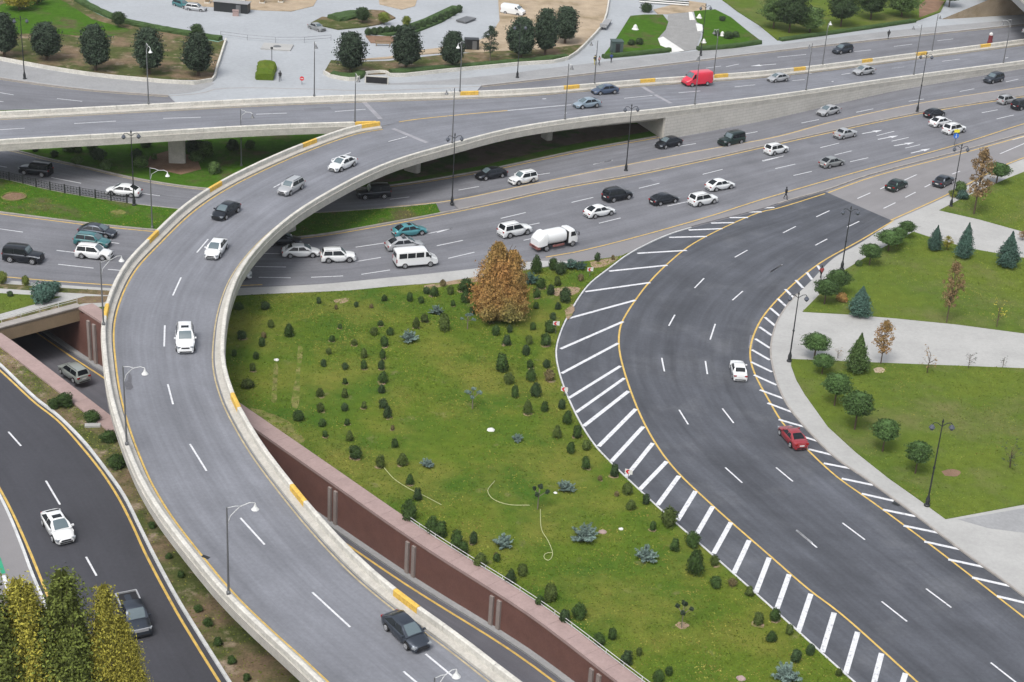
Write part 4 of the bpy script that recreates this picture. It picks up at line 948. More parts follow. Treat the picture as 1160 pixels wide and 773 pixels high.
car('suv', 'charcoal', 1125, 93, (-1, .22), 'charcoal four wheel drive on the upper carriageway at the far right', group=g1, scale=.93)
car('suv', 'silver', 1140, 117, (1, -.22), 'silver four wheel drive beside a dark car at the right edge of the highway', group=g2, scale=.85)
car('suv', 'black', 1157, 123, (1, -.22), 'dark four wheel drive cut off by the right edge of the picture', group=g2, scale=.93)
car('oldsedan', 'darkgreen', 1015, 214, (1, -.45), 'old dark green boxy saloon on the pale slip road', group=g4)
car('oldsedan', 'charcoal', 1068, 209.5, (1, -.48), 'old charcoal saloon on the pale slip road by the brown leaved tree', group=g4)
car('oldsedan', 'white', 836, 424.5, (-.25, -1), 'old white boxy saloon on the curved dark slip road', group=g4, scale=.95)
car('coupe', 'red', 897.5, 500, (-.75, -.88), 'red coupe with a rear spoiler riding over the yellow line of the curve', group=g4)
car('sedan', 'white', 66, 603, (.5, .80), 'white saloon car with a black sunroof on the dark left road', group=g4, sun_=True, scale=1.05)
car('wagon', 'palegreen', 84, 424, (RW[0].x, 0), 'pale grey green estate car driving into the underpass', group=g4, z=floor_z(150)) if False else None
uz = floor_z(151)
b = G(84, 427, uz); r = empty('estate_car', b+Vector((0, 0, .03)), math.atan2(rwdir.y, rwdir.x)); tag(r, 'pale grey green estate car driving into the mouth of the underpass', 'car'); build(r, car_parts('wagon'), 'palegreen'); r.scale = (1.03,)*3
car('sedan', 'charcoal', 459.5, 722, (.85, .80), 'dark charcoal saloon in the foreground on the flyover', group=g3, z=6.0)
for px, py, k, c, d, l in [(222, 12.5, 'wagon', 'silver', (1, .1), 'silver car parked on the plaza beside a teal one'), (206, 8.5, 'wagon', 'teal', (1, .3), 'teal car parked at the far edge of the plaza'),
        (359, 34.5, 'oldsedan', 'grey', (1, .35), 'grey car parked by the oval planted island'), (1168, 38, 'sedan', 'white', (1, -.12), 'white car in the shade under the overpass at the right edge')]:
    car(k, c, px, py, d, l, group='vehicles north of the flyover', scale=.9)
# spoiler on the red coupe
# pickup truck
def pickup():
    b = G(152, 704); r = empty('pickup_truck', b+Vector((0, 0, .03)), heading(152, 704, (.42, .95), 0)); tag(r, 'black pickup truck with a chrome grille passing the yellow poplars', 'pickup truck', g4)
    SPEC['pick'] = dict(w=.95, ax=(-1.75, 1.65), r=.40, st=[(-2.75, .72, .86), (-2.7, 1.02, .90), (-2.3, 1.04, .93), (-.4, 1.04, .94), (0, 1.06, .95), (1.2, 1.10, .94), (2.0, 1.06, .90), (2.45, .98, .86), (2.62, .68, .8)], cab=(-.62, -.45, .75, 1.4, 1.80, 1.08, .74))
    parts = list(car_parts('pick')); build(r, parts, 'charcoal')
    me = MB().box((-1.65, 0, 1.045), (1.85, 1.5, .03)).me('cargo_bed'); me.materials.append(M['trim']); o = bpy.data.objects.new('cargo_bed', me); C.objects.link(o); o.parent = r
    mb = MB()
    for s in (-1, 1): mb.box((-1.65, s*.84, 1.12), (1.95, .12, .16))
    mb.box((-2.66, 0, 1.10), (.08, 1.7, .16)); me = mb.me('bed_side'); me.materials.append(M['car_silver']); o = bpy.data.objects.new('bed_side', me); C.objects.link(o); o.parent = r
    me = MB().box((2.6, 0, .82), (.10, 1.1, .26)).me('chrome_grille'); me.materials.append(M['rim']); o = bpy.data.objects.new('chrome_grille', me); C.objects.link(o); o.parent = r
pickup()
def shell(secs, name='body'):
    """loft of rounded rectangles (x, half width, z bottom, z top)"""
    v = []; f = []; k = 12
    for x, hw, z0, z1 in secs:
        for sx, sz in ((-.8, 0), (.8, 0), (1, .08), (1, .5), (.985, .85), (.88, .97), (.5, 1.0), (-.5, 1.0), (-.88, .97), (-.985, .85), (-1, .5), (-1, .08)):
            v.append((x, sx*hw, z0+(z1-z0)*sz))
    n = len(secs)
    for i in range(n-1):
        for j in range(k): f.append((i*k+j, i*k+(j+1) % k, (i+1)*k+(j+1) % k, (i+1)*k+j))
    f.append(tuple(range(k))); f.append(tuple((n-1)*k+j for j in range(k)))
    me = mesh(name, v, f); fin(me, 32); return me
def van(px, py, d, colour, label, z=0, high=2.25, windows=True, cat='van', L=5.3):
    zz = z(px, py) if callable(z) else z
    r = empty('minibus' if windows else 'delivery_van', G(px, py, zz)+Vector((0, 0, .035)), heading(px, py, d, zz)); tag(r, label, cat); P_ = []
    h = L/2
    body = shell([(-h, .88, .35, high-.12), (-h+.12, .95, .28, high-.02), (-1, .97, .26, high), (h-1.75, .97, .26, high), (h-1.45, .96, .26, high-.05), (h-.80, .95, .26, 1.38), (h-.35, .90, .27, 1.12), (h, .80, .32, .95)])
    P_.append(('body', body, 'PAINT', None))
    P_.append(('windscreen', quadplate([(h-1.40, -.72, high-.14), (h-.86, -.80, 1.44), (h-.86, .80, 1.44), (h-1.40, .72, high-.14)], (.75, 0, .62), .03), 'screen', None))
    for s in (-1, 1):
        y = s*.975
        P_.append(('side_window', quadplate([(h-1.62, y*.985, high-.22), (h-1.62, y, 1.38), (h-1.02, y*.985, 1.38), (h-1.35, y*.97, high-.28)], (0, s, 0), .014), 'glass', None))
        if windows:
            for k in range(3):
                x0 = -h+.30+k*1.08; P_.append(('side_window', quadplate([(x0, y, high-.25), (x0+.98, y, high-.25), (x0+.98, y, 1.36), (x0, y, 1.36)], (0, s, 0), .014), 'glass', None))
        P_.append(('headlight', MB().box((h-.10, s*.66, .86), (.25, .28, .18), -s*.3).me('headlight'), 'head', None))
        P_.append(('tail_light', MB().box((-h+.02, s*.86, 1.05), (.10, .14, .45)).me('tail_light'), 'tail', None))
        P_.append(('mirror', MB().box((h-1.05, s*1.12, 1.45), (.12, .2, .28)).me('mirror'), 'trim', None))
    P_.append(('rear_window', quadplate([(-h+.03, -.7, high-.3), (-h+.0, -.7, 1.35), (-h+.0, .7, 1.35), (-h+.03, .7, high-.3)], (-1, 0, 0), .03), 'glass', None))
    P_.append(('bumper', MB().box((h-.03, 0, .42), (.14, 1.6, .22)).box((-h+.02, 0, .42), (.14, 1.7, .18)).me('bumper'), 'trim', None))
    wm, rm = wheel_mesh(.36)
    for ax in (-h+1.05, h-1.0):
        for s in (-1, 1): P_.append(('wheel', wm, None, (ax, s*.90, .36, rm)))
    for nme, me, mk, ch in P_:
        if not me.materials: me.materials.append(M['car_white'] if mk == 'PAINT' else M[mk])
    build(r, P_, colour)
van(470.5, 300.5, (1, -.08), 'white', 'white minibus with dark side windows beside the silver saloon', cat='minibus')
van(789, 96.5, (-1, .10), 'vanred', 'bright red panel van on the flyover', z=zd, high=2.3, windows=False, L=5.0)
M['rust'] = mat('rusty red paint', (.22, .09, .08, 1), .7, var=.3, vscale=3)
def tank_truck():
    r = empty('tank_truck', G(627, 280)+Vector((0, 0, .03)), heading(628, 280, (1, -.20), 0)); tag(r, 'white tank truck with a rounded body and rust red rear on the highway', 'truck', g2); P_ = []
    cab = shell([(1.75, 1.05, .55, 2.45), (1.9, 1.10, .5, 2.55), (2.7, 1.10, .5, 2.5), (3.15, 1.05, .45, 1.75), (3.3, 1.0, .45, 1.35)]); P_.append(('cab', cab, 'P:white', None))
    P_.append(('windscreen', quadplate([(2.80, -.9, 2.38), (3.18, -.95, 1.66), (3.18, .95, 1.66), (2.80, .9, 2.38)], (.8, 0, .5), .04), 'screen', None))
    for s in (-1, 1):
        P_.append(('side_window', quadplate([(2.05, s*1.10, 2.25), (2.05, s*1.11, 1.6), (2.95, s*1.08, 1.6), (2.70, s*1.09, 2.25)], (0, s, 0), .014), 'glass', None))
        P_.append(('mirror', MB().bar((2.95, s*1.1, 2.2), (3.15, s*1.4, 2.25), .025).box((3.15, s*1.42, 1.95), (.08, .16, .5)).me('mirror'), 'trim', None))
    tank = MB(); v = []; f = []; k = 18
    for x, s_ in ((-1.9, .8), (-1.75, .97), (-1.2, 1.03), (.9, 1.05), (1.35, 1.0), (1.5, .85)):
        for j in range(k):
            t = 2*math.pi*j/k; v.append((x, math.copysign(abs(math.cos(t))**.75, math.cos(t))*1.08*s_, 1.72+math.copysign(abs(math.sin(t))**.75, math.sin(t))*.92*s_))
    for i in range(5):
        for j in range(k): f.append((i*k+j, i*k+(j+1) % k, (i+1)*k+(j+1) % k, (i+1)*k+j))
    f.append(tuple(range(k))); f.append(tuple(5*k+j for j in range(k))); me = mesh('tank', v, f); fin(me, 40); P_.append(('tank', me, 'P:white', None))
    hop = shell([(-3.25, .95, .75, 1.75), (-3.0, 1.05, .7, 2.1), (-2.3, 1.08, .7, 2.6), (-1.8, 1.08, .8, 2.68)]); P_.append(('hopper', hop, 'P:white', None))
    P_.append(('chassis', MB().box((-.3, 0, .68), (6.2, 1.0, .22)).me('chassis'), 'trim', None))
    P_.append(('rear_guard', MB().box((-3.15, 0, .62), (.5, 2.0, .35)).me('rear_guard'), 'rust', None)); r.scale = (.93,)*3
    for s in (-1, 1): P_.append(('side_guard', MB().box((.1, s*1.02, .62), (1.9, .08, .28)).me('side_guard'), 'rust', None))
    P_.append(('band', MB().box((1.6, 0, 1.5), (.16, 2.1, 1.7)).me('band'), 'trim', None))
    wm, rm = wheel_mesh(.45, .3)
    for ax in (-1.9, 2.45):
        for s in (-1, 1): P_.append(('wheel', wm, None, (ax, s*.95, .45, rm)))
    for nme, me, mk, ch in P_:
        if not me.materials: me.materials.append(M['car_white'] if mk and mk.startswith('P:') else M[mk])
    build(r, P_, 'white')
tank_truck()
# ------------------------------------------------------------------ vegetation
def leaves(points, size, rnd, up=.3, out=None, aspect=1.6):
    """numpy leaf quads at the points, facing loosely outwards"""
    n = len(points); nr = rnd.normal(size=(n, 3))
    if out is not None: nr = nr*.75+out*1.1
    nr[:, 2] += up; nr /= np.linalg.norm(nr, axis=1)[:, None]
    t = rnd.normal(size=(n, 3)); t -= (t*nr).sum(1)[:, None]*nr; t /= np.linalg.norm(t, axis=1)[:, None]; b = np.cross(nr, t)
    s = size*rnd.uniform(.6, 1.25, (n, 1)); v = np.empty((n, 4, 3))
    v[:, 0] = points-t*s*.5*aspect; v[:, 1] = points+b*s*.42; v[:, 2] = points+t*s*.5*aspect; v[:, 3] = points-b*s*.42
    return v.reshape(-1, 3)
def leafmesh(name, V, core=None):
    n = len(V)//4; vs = V; faces = np.arange(n*4).reshape(-1, 4).tolist(); vs = V.tolist()
    if core:
        o = len(vs); vs += core[0]; faces += [[i+o for i in q] for q in core[1]]
    me = bpy.data.meshes.new(name); me.from_pydata(vs, [], faces); me.update(); return me
def blobcore(fn, nu=9, nv=7):
    v = []; f = []
    for i in range(nv+1):
        ph = math.pi*i/nv
        for k in range(nu):
            t = 2*math.pi*k/nu; v.append(list(fn(ph, t)))
    for i in range(nv):
        for k in range(nu): f.append([i*nu+k, i*nu+(k+1) % nu, (i+1)*nu+(k+1) % nu, (i+1)*nu+k])
    return v, f
def bush_mesh(kind, seed):
    """unit bush: height 1, width 1"""
    r = np.random.default_rng(seed); pr = random.Random(seed)
    lob = [(pr.uniform(0, 6.28), pr.uniform(0, 3.14), pr.uniform(.06, .16)) for _ in range(5)]
    def rad(ph, t):
        base = {'cone': .5*math.sin(min(math.pi, ph*1.0))**.8*(.42+.58*(ph/math.pi))*1.35 if ph < math.pi*.82 else .42*math.sin(ph)**.6, 'round': .5*math.sin(ph)**.85, 'egg': .5*math.sin(ph)**.8*(.75+.25*ph/math.pi)}[kind]
        return base*(1+sum(a*math.cos(t*2+u)*math.sin(ph*2+w_) for u, w_, a in lob))
    def fn(ph, t, s=1.0):
        rr = rad(ph, t)*s; z = .5+.5*math.cos(ph)*s
        return (rr*math.cos(t), rr*math.sin(t), max(z, 0))
    n = 620 if kind != 'round' else 750; pts = []; outs = []
    for _ in range(n):
        ph = math.acos(1-1.85*pr.random()); t = pr.uniform(0, 6.283); s = pr.uniform(.86, 1.06) if pr.random() < .85 else pr.uniform(1.05, 1.17)
        p = fn(ph, t, s); pts.append(p); outs.append((math.cos(t)*math.sin(ph), math.sin(t)*math.sin(ph), math.cos(ph)*.6+.3))
    V = leaves(np.array(pts), .085, r, .25, np.array(outs), 1.8)
    return leafmesh('bush_'+kind, V, blobcore(lambda a, b: fn(a, b, .84)))
BUSH = {k: [bush_mesh(k, 10+i*7+j) for i in range(4)] for j, k in enumerate(('cone', 'egg', 'round'))}
def spruce_bush(seed):
    r = np.random.default_rng(seed); pr = random.Random(seed); pts = []; outs = []
    for b in range(26):
        t = b*2.4+pr.uniform(-.3, .3); el = pr.uniform(-.02, .75) if b > 4 else pr.uniform(.7, 1.4); L = pr.uniform(.34, .54)*(1 if el < .8 else .9)
        d = np.array([math.cos(t)*math.cos(el), math.sin(t)*math.cos(el), math.sin(el)*1.5]); side = np.array([-math.sin(t), math.cos(t), 0])
        for k in range(14):
            u = .15+.85*k/14
            for s in (-1, 1):
                for _ in range(2):
                    pts.append(d*L*u+side*s*pr.uniform(.0, .13)*(1.1-u)+np.array([0, 0, pr.uniform(.0, .06)+.06])); outs.append(np.array([0, 0, 1.])+side*s*.3)
    V = leaves(np.array(pts), .055, r, .8, np.array(outs), 2.4); return leafmesh('spruce_bush', V)
SPR = [spruce_bush(s) for s in (3, 4, 5)]
def tree_meshes(kind, seed):
    """unit trees: height 1; returns crown mesh, trunk mesh (width is relative to height)"""
    r = np.random.default_rng(seed); pr = random.Random(seed); tr = MB(); pts = []; outs = []; size = .035; n_leaf = 3200
    if kind == 'oval':       # dense olive-like crown on a short forked trunk
        tr.bar((0, 0, -.02), (.01, 0, .22), .035, .028, 7)
        cl = []
        for i in range(44):
            t = pr.uniform(0, 6.283); u = pr.random(); z = .20+.72*u; rr = .27*math.sin(math.pi*min(1, (u*.86+.12)))**.55*pr.uniform(.6, .98)
            c = Vector((rr*math.cos(t), rr*math.sin(t), z)); cl.append((c, pr.uniform(.07, .12)))
        cl += [(Vector((0, 0, .45)), .2), (Vector((0, 0, .65)), .2), (Vector((.03, 0, .82)), .12)]
        for c, _ in cl[:9]: tr.bar((.01, 0, .2), c*.9, .016, .006, 5)
        n_leaf = 7500; size = .034
    elif kind == 'poplar':
        tr.bar((0, 0, -.02), (0, 0, .9), .016, .004, 7); cl = []
        for i in range(95):
            u = pr.random()**.9; z = .08+.90*u; env = .155*(math.sin(math.pi*min(1, u*.80+.12))**.7)*(1-.45*u)
            t = pr.uniform(0, 6.283); rr = env*pr.uniform(.2, 1.0); c = Vector((rr*math.cos(t), rr*math.sin(t), z)); cl.append((c, pr.uniform(.028, .052)))
            if i % 3 == 0: tr.bar((0, 0, max(.02, z-.16)), c, .005, .002, 4)
        n_leaf = 17000; size = .0125
    elif kind == 'autumn':   # loose, airy young tree
        tr.bar((0, 0, -.02), (.0, 0, .62), .014, .009, 6); cl = []
        for i in range(75):
            u = pr.random(); z = .3+.68*u; env = .24*math.sin(math.pi*(u*.8+.15))**.8; t = pr.uniform(0, 6.283); rr = env*pr.uniform(.2, 1.)
            c = Vector((rr*math.cos(t), rr*math.sin(t), z)); cl.append((c, pr.uniform(.04, .085)))
            if i % 3 == 0: tr.bar((0, 0, max(.25, z-.2)), c, .006, .002, 4)
        n_leaf = 3200; size = .022
    elif kind == 'bare':
        tr.bar((0, 0, -.02), (.03, 0, .7), .012, .007, 5); cl = []
        for i in range(16):
            z = pr.uniform(.3, .95); t = pr.uniform(0, 6.283); c = Vector((math.cos(t)*.16, math.sin(t)*.16, z)); tr.bar((.01, 0, max(.2, z-.2)), c, .005, .002, 4); cl.append((c, .05))
        n_leaf = 90; size = .03
    elif kind == 'big':      # full broad crown of small clumps right down to the ground
        tr.bar((0, 0, -.02), (0, 0, .5), .03, .015, 8); cl = []
        for i in range(120):
            u = pr.random(); z = .05+.93*u; env = .41*math.sin(math.pi*min(1, u*.72+.20))**.8*(1-.42*u); t = pr.uniform(0, 6.283); rr = env*math.sqrt(pr.uniform(.1, 1.))
            c = Vector((rr*math.cos(t), rr*math.sin(t)*.85, z))
            if u > .75: c.x += .12 if i % 2 else -.10
            cl.append((c, pr.uniform(.045, .085)))
            if i % 3 == 0: tr.bar((0, 0, max(.05, z-.25)), c, .008, .003, 4)
        n_leaf = 20000; size = .019
    elif kind == 'ball':     # clipped umbrella pine on a bare stem
        tr.bar((0, 0, -.02), (.0, 0, .5), .028, .024, 6); cl = []
        for i in range(26):
            t = pr.uniform(0, 6.283); rr = .34*math.sqrt(pr.random()); z = .56+.24*pr.random()+.12*(1-rr/.34); cl.append((Vector((rr*math.cos(t), rr*math.sin(t), z)), pr.uniform(.09, .14)))
            if i < 8: tr.bar((0, 0, .45), cl[-1][0], .012, .006, 4)
        cl.append((Vector((0, 0, .72)), .22)); n_leaf = 5200; size = .036
    elif kind == 'wide':     # broad park tree
        tr.bar((0, 0, -.02), (.02, 0, .4), .035, .025, 7); cl = []
        for i in range(40):
            t = pr.uniform(0, 6.283); u = pr.random(); rr = .5*math.sqrt(pr.uniform(.1, 1))*math.sin(math.pi*(u*.7+.2)); z = .28+.62*u; cl.append((Vector((rr*math.cos(t), rr*math.sin(t), z)), pr.uniform(.09, .16)))
            if i < 12: tr.bar((.02, 0, .35), cl[-1][0], .014, .005, 4)
        n_leaf = 8000; size = .034
    elif kind == 'spruce':
        tr.bar((0, 0, -.02), (0, 0, .97), .02, .003, 6); cl = []
        for ring in range(13):
            z = .06+.07*ring; R_ = .34*(1-z)**.85+.02; k = max(4, int(12-ring*.6))
            for j in range(k):
                t = 2*math.pi*j/k+ring*.7+pr.uniform(-.2, .2); L = R_*pr.uniform(.75, 1.12)
                for q in range(5): cl.append((Vector((math.cos(t)*L*(q+1)/5, math.sin(t)*L*(q+1)/5, z-.05*(q/4)+.03)), .035))
        n_leaf = 5000; size = .022
    elif kind == 'candel':   # little topiary with separate pads
        tr.bar((0, 0, -.02), (0, 0, .6), .03, .02, 5); cl = []
        for t, z, rr in ((0, .75, .34), (2.1, .7, .36), (4.2, .72, .34), (1, .95, .1), (3.3, .86, .22)):
            c = Vector((rr*math.cos(t), rr*math.sin(t), z)); tr.bar((0, 0, .5), c, .018, .012, 4)
            for _ in range(3): cl.append((c+Vector((pr.uniform(-.06, .06), pr.uniform(-.06, .06), 0)), .085))
        n_leaf = 900; size = .05
    per = max(1, n_leaf//len(cl)); P_ = []; O_ = []
    for c, rad_ in cl:
        g = r.normal(size=(per, 3)); g /= np.linalg.norm(g, axis=1)[:, None]; rr = rad_*r.uniform(.55, 1.08, (per, 1))
        q = g*rr; q[:, 2] *= .8; P_.append(q+np.array(c)); O_.append(g)
    V = leaves(np.concatenate(P_), size, r, .25, np.concatenate(O_), 1.5)
    core = None
    # lobed envelopes: (centre x, centre z, half height, radius, lean of the profile)
    env = {'oval': [(0, .57, .42, .29, .12), (.10, .50, .30, .19, .1), (-.11, .54, .30, .17, .1)], 'big': [(-.07, .50, .50, .32, .70), (.14, .45, .45, .25, .62), (.0, .25, .22, .37, .1)], 'poplar': [(0, .50, .50, .11, .55), (.06, .42, .42, .08, .5), (-.05, .40, .40, .085, .5), (.02, .30, .30, .12, .2)], 'ball': [(0, .70, .26, .41, .0)],
           'wide': [(0, .60, .37, .50, .0)], 'spruce': [(0, .52, .48, .27, 1.0)]}.get(kind)
    if env:
        amp = {'oval': .24, 'big': .24, 'poplar': .32, 'ball': .18, 'wide': .30, 'spruce': .24}[kind]
        fq = [(pr.randint(2, 4), pr.uniform(0, 6.3), pr.uniform(2, 5), pr.uniform(0, 6.3)) for _ in range(4)]+[(pr.randint(5, 9), pr.uniform(0, 6.3), pr.uniform(7, 13), pr.uniform(0, 6.3)) for _ in range(4)]
        if kind == 'poplar': fq = [(a_, b_, c_*2.4, d_) for a_, b_, c_, d_ in fq]
        def shape(e, ph, t, s):
            lob = 1+amp*sum(np.sin(a_*t+b_+np.sin(c_*ph+d_)*1.3)*np.cos(c_*ph+d_+t) for a_, b_, c_, d_ in fq)*.55
            u = .5-.5*np.cos(ph); rr = e[3]*np.sin(ph)**(.75 if kind != 'spruce' else .6)*(1-e[4]*(.5+.5*np.cos(ph))**1.15)*(1+e[4]*.25)*lob*s
            return e[0]+rr*np.cos(t), rr*np.sin(t), e[1]+e[2]*np.cos(ph)*(.94+.06*s)*np.where(np.cos(ph) > 0, .93+.07*lob, 1)
        N_ = {'oval': 3600, 'big': 14000, 'poplar': 10500, 'ball': 4200, 'wide': 7000, 'spruce': 6500}[kind]; sz = {'oval': .030, 'big': .0165, 'poplar': .0076, 'ball': .034, 'wide': .032, 'spruce': .026}[kind]
        Pp = []; Oo = []; cv = []; cf = []
        for e in env:
            ph = np.arccos(1-1.94*r.random(N_)-.03); t = r.uniform(0, 6.2832, N_); s = r.uniform(.70, 1.05, N_)+np.where(r.random(N_) < (.22 if kind != 'poplar' else .45), r.uniform(0, .24 if kind != 'poplar' else .6, N_), 0)
            x, y, z = shape(e, ph, t, s); Pp.append(np.stack([x, y, z], 1)); Oo.append(np.stack([np.cos(t)*np.sin(ph), np.sin(t)*np.sin(ph), np.cos(ph)*.5+.35], 1))
            c0 = blobcore(lambda a_, t_: tuple(float(q) for q in shape(e, max(.02, min(3.12, a_)), t_, .70)), 16, 14); o_ = len(cv); cv += c0[0]; cf += [[i_+o_ for i_ in q] for q in c0[1]]
        V = leaves(np.concatenate(Pp), sz, r, .2, np.concatenate(Oo), 1.7); core = (cv, cf)
    crown = leafmesh('crown_'+kind, V, core); t_ = tr.me('trunk_'+kind); return crown, t_
TREES = {}
def tree(kind, px, py, ytop, width, label, leaf, cat='tree', group=None, var=0, bark='bark', z=.15, h=None, name=None, rz=None):
    key = (kind, var)
    if key not in TREES: TREES[key] = tree_meshes(kind, 100+var*13+len(kind))
    cr_, tr = TREES[key]; b = G(px, py, z); hh = h or height_to(b, ytop)
    r = empty(name or {'poplar': 'poplar_tree', 'spruce': 'spruce_tree', 'ball': 'round_pine_tree', 'autumn': 'autumn_tree', 'big': 'autumn_tree', 'bare': 'sapling', 'candel': 'topiary_tree', 'oval': 'evergreen_tree', 'wide': 'park_tree'}[kind], b, (px*7+py) % 6.28 if rz is None else rz)
    tag(r, label, cat, group); relw = {'oval': .66, 'poplar': .31, 'autumn': .5, 'bare': .34, 'big': .75, 'ball': .82, 'wide': 1.1, 'spruce': .68, 'candel': .8}[kind]
    sx = width/relw*(.86 if kind == 'oval' else .82 if kind == 'ball' else .9 if kind == 'wide' else 1)
    for nm, me, mk in (('crown', cr_, leaf), ('trunk', tr, bark)):
        o = bpy.data.objects.new(nm, me); C.objects.link(o)
        if not me.materials: me.materials.append(M[mk])
        o.material_slots[0].link = 'OBJECT'; o.material_slots[0].material = M[mk]
        o.parent = r; o.scale = (sx, sx, hh)
    return r
ORD = 'first second third fourth fifth sixth seventh eighth ninth tenth eleventh twelfth thirteenth fourteenth fifteenth sixteenth seventeenth eighteenth nineteenth twentieth'.split()
def ordn(i):
    if i < 20: return ORD[i]
    n = i+1; tens = {2: 'twent', 3: 'thirt', 4: 'fort', 5: 'fift', 6: 'sixt'}[n//10]
    return tens+'y-'+ORD[n % 10-1] if n % 10 else tens+'ieth'
def cl(ox, oy, s, L): return [(ox+a[0]/s, oy+a[1]/s, a[2]/s, a[3] if len(a) > 3 else '') for a in L]
shr = cl(250, 330, s3, [(80, 65, 45, 'r'), (195, 60, 48, 'r'), (430, 40, 36), (593, 58, 30), (717, 28, 40), (827, 25, 50), (877, 35, 45), (1017, 53, 32, 'c'), (93, 190, 50, 'r'), (220, 143, 42, 'c'), (300, 175, 62, 'c'), (188, 192, 38, 'b'), (180, 222, 50), (60, 270, 38), (155, 280, 45), (140, 335, 42), (120, 400, 60, 'r'),
    (522, 152, 32), (488, 205, 42), (585, 222, 40), (472, 262, 38), (450, 315, 40), (700, 138, 38), (670, 175, 48), (742, 175, 45, 'c'), (717, 222, 55), (627, 275, 45, 'c'), (627, 322, 48, 'c'), (545, 325, 45), (710, 280, 42, 'c'), (703, 325, 45, 'c'), (710, 380, 60), (705, 430, 45), (545, 392, 38), (435, 445, 48), (542, 448, 48), (543, 508, 45), (438, 507, 55), (627, 498, 42), (712, 488, 60), (732, 535, 55, 'c'),
    (340, 545, 52, 'r'), (445, 572, 52), (553, 570, 42), (457, 625, 38), (565, 637, 48, 'c'), (752, 597, 30, 'b'), (763, 665, 48, 'c'), (588, 705, 66, 'r'), (697, 748, 62, 'c'), (795, 738, 65, 'c'), (855, 145, 45, 'c'), (890, 118, 45, 'c'), (980, 145, 75, 'c'), (505, 70, 25, 'b'), (660, 65, 25, 'b')]) + \
  cl(480, 290, s4, [(15, 185, 60), (55, 195, 70, 'c'), (143, 187, 60), (230, 160, 90, 'r'), (230, 230, 70, 'c'), (262, 300, 50), (8, 340, 60), (613, 60, 90, 'c'), (705, 45, 80), (748, 65, 90), (640, 150, 75), (693, 185, 70, 'c'), (733, 140, 65), (618, 205, 65), (615, 270, 50), (772, 218, 90, 'c'), (735, 275, 50), (858, 118, 48, 'b'), (948, 8, 52), (1036, 10, 30, 'b'), (705, 330, 55), (690, 385, 95), (598, 385, 55), (668, 458, 75, 'r'), (575, 460, 60), (560, 520, 65), (470, 400, 50), (453, 460, 75), (393, 410, 65), (362, 350, 50), (490, 335, 60, 'r'),
    (430, 590, 115), (465, 670, 80), (583, 592, 60), (587, 658, 75, 'c'), (672, 588, 65), (688, 652, 80, 'b'), (500, 750, 65, 'c'), (613, 742, 78, 'c'), (105, 148, 45, 'cb')]) + \
  cl(480, 440, s4, [(567, 113, 75, 'c'), (660, 100, 68, 'c'), (755, 85, 70), (783, 165, 78, 'c'), (838, 238, 85), (728, 245, 72, 'c'), (890, 305, 78), (803, 330, 66, 'c'), (887, 412, 76, 'c'), (1043, 452, 80), (1112, 545, 92), (1055, 575, 40, 'b'), (965, 490, 40, 'b'), (1133, 635, 76)]) + \
  cl(400, 500, s4, [(310, 213, 66, 'c'), (352, 290, 85), (300, 390, 112, 'c'), (432, 460, 118, 'c'), (480, 480, 110), (565, 540, 112, 'c'), (602, 580, 95), (656, 535, 70, 'c'), (695, 645, 108), (783, 625, 45, 'b'), (860, 745, 84, 'c'), (925, 705, 82, 'c')]) + \
  cl(560, 530, 3.18, [(545, 115, 44), (627, 180, 85), (570, 210, 42), (712, 257, 75), (648, 278, 56), (722, 350, 90, 'c'), (793, 335, 46), (795, 408, 60), (858, 408, 45, 'b'), (918, 440, 52), (950, 540, 62), (1010, 527, 62), (998, 605, 56), (1062, 580, 50), (1085, 675, 60), (1135, 655, 50), (202, 448, 78, 'c'), (162, 475, 52), (305, 513, 78), (252, 530, 66), (423, 598, 50), (375, 612, 66), (475, 680, 70), (520, 660, 36, 'c'), (590, 750, 62), (627, 730, 42, 'c'), (8, 320, 42)]) + [(950, 761, 12, '')]
REG = {}
for x, y, s, t in shr:
    b = G(x, y+s*.36, .15)
    dR = min((b-p).length for p in pRL); dW = min((Vector((b.x, b.y, 0))-p).length for p in COP_R); dT = y - np.interp(x, [262, 395, 500, 600, 704], [336, 330, 321, 307, 291])
    if dR < 4.5: k = 'edge'
    elif dW < 5.5 and y > 500: k = 'cop'
    elif dT < 28: k = 'top'
    elif x < 395 and y < 470: k = 'west'
    elif x < 470: k = 'mid'
    elif y < 470 and x < 590: k = 'tree'
    elif y < 470: k = 'ne'
    else: k = 'low'
    REG.setdefault(k, []).append((x, y, s, t, b, dR))
RNAME = dict(edge='along the hatched road edge, counting down', cop='beside the pink coping, counting down', top='below the highway pavement, counting rightwards', west='on the lawn west of the main rows, counting down',
             mid='in the left lawn rows, counting down', tree='around the big orange tree, counting down', ne='between orange tree and hatched curve, counting down', low='on the open lower lawn, counting down')
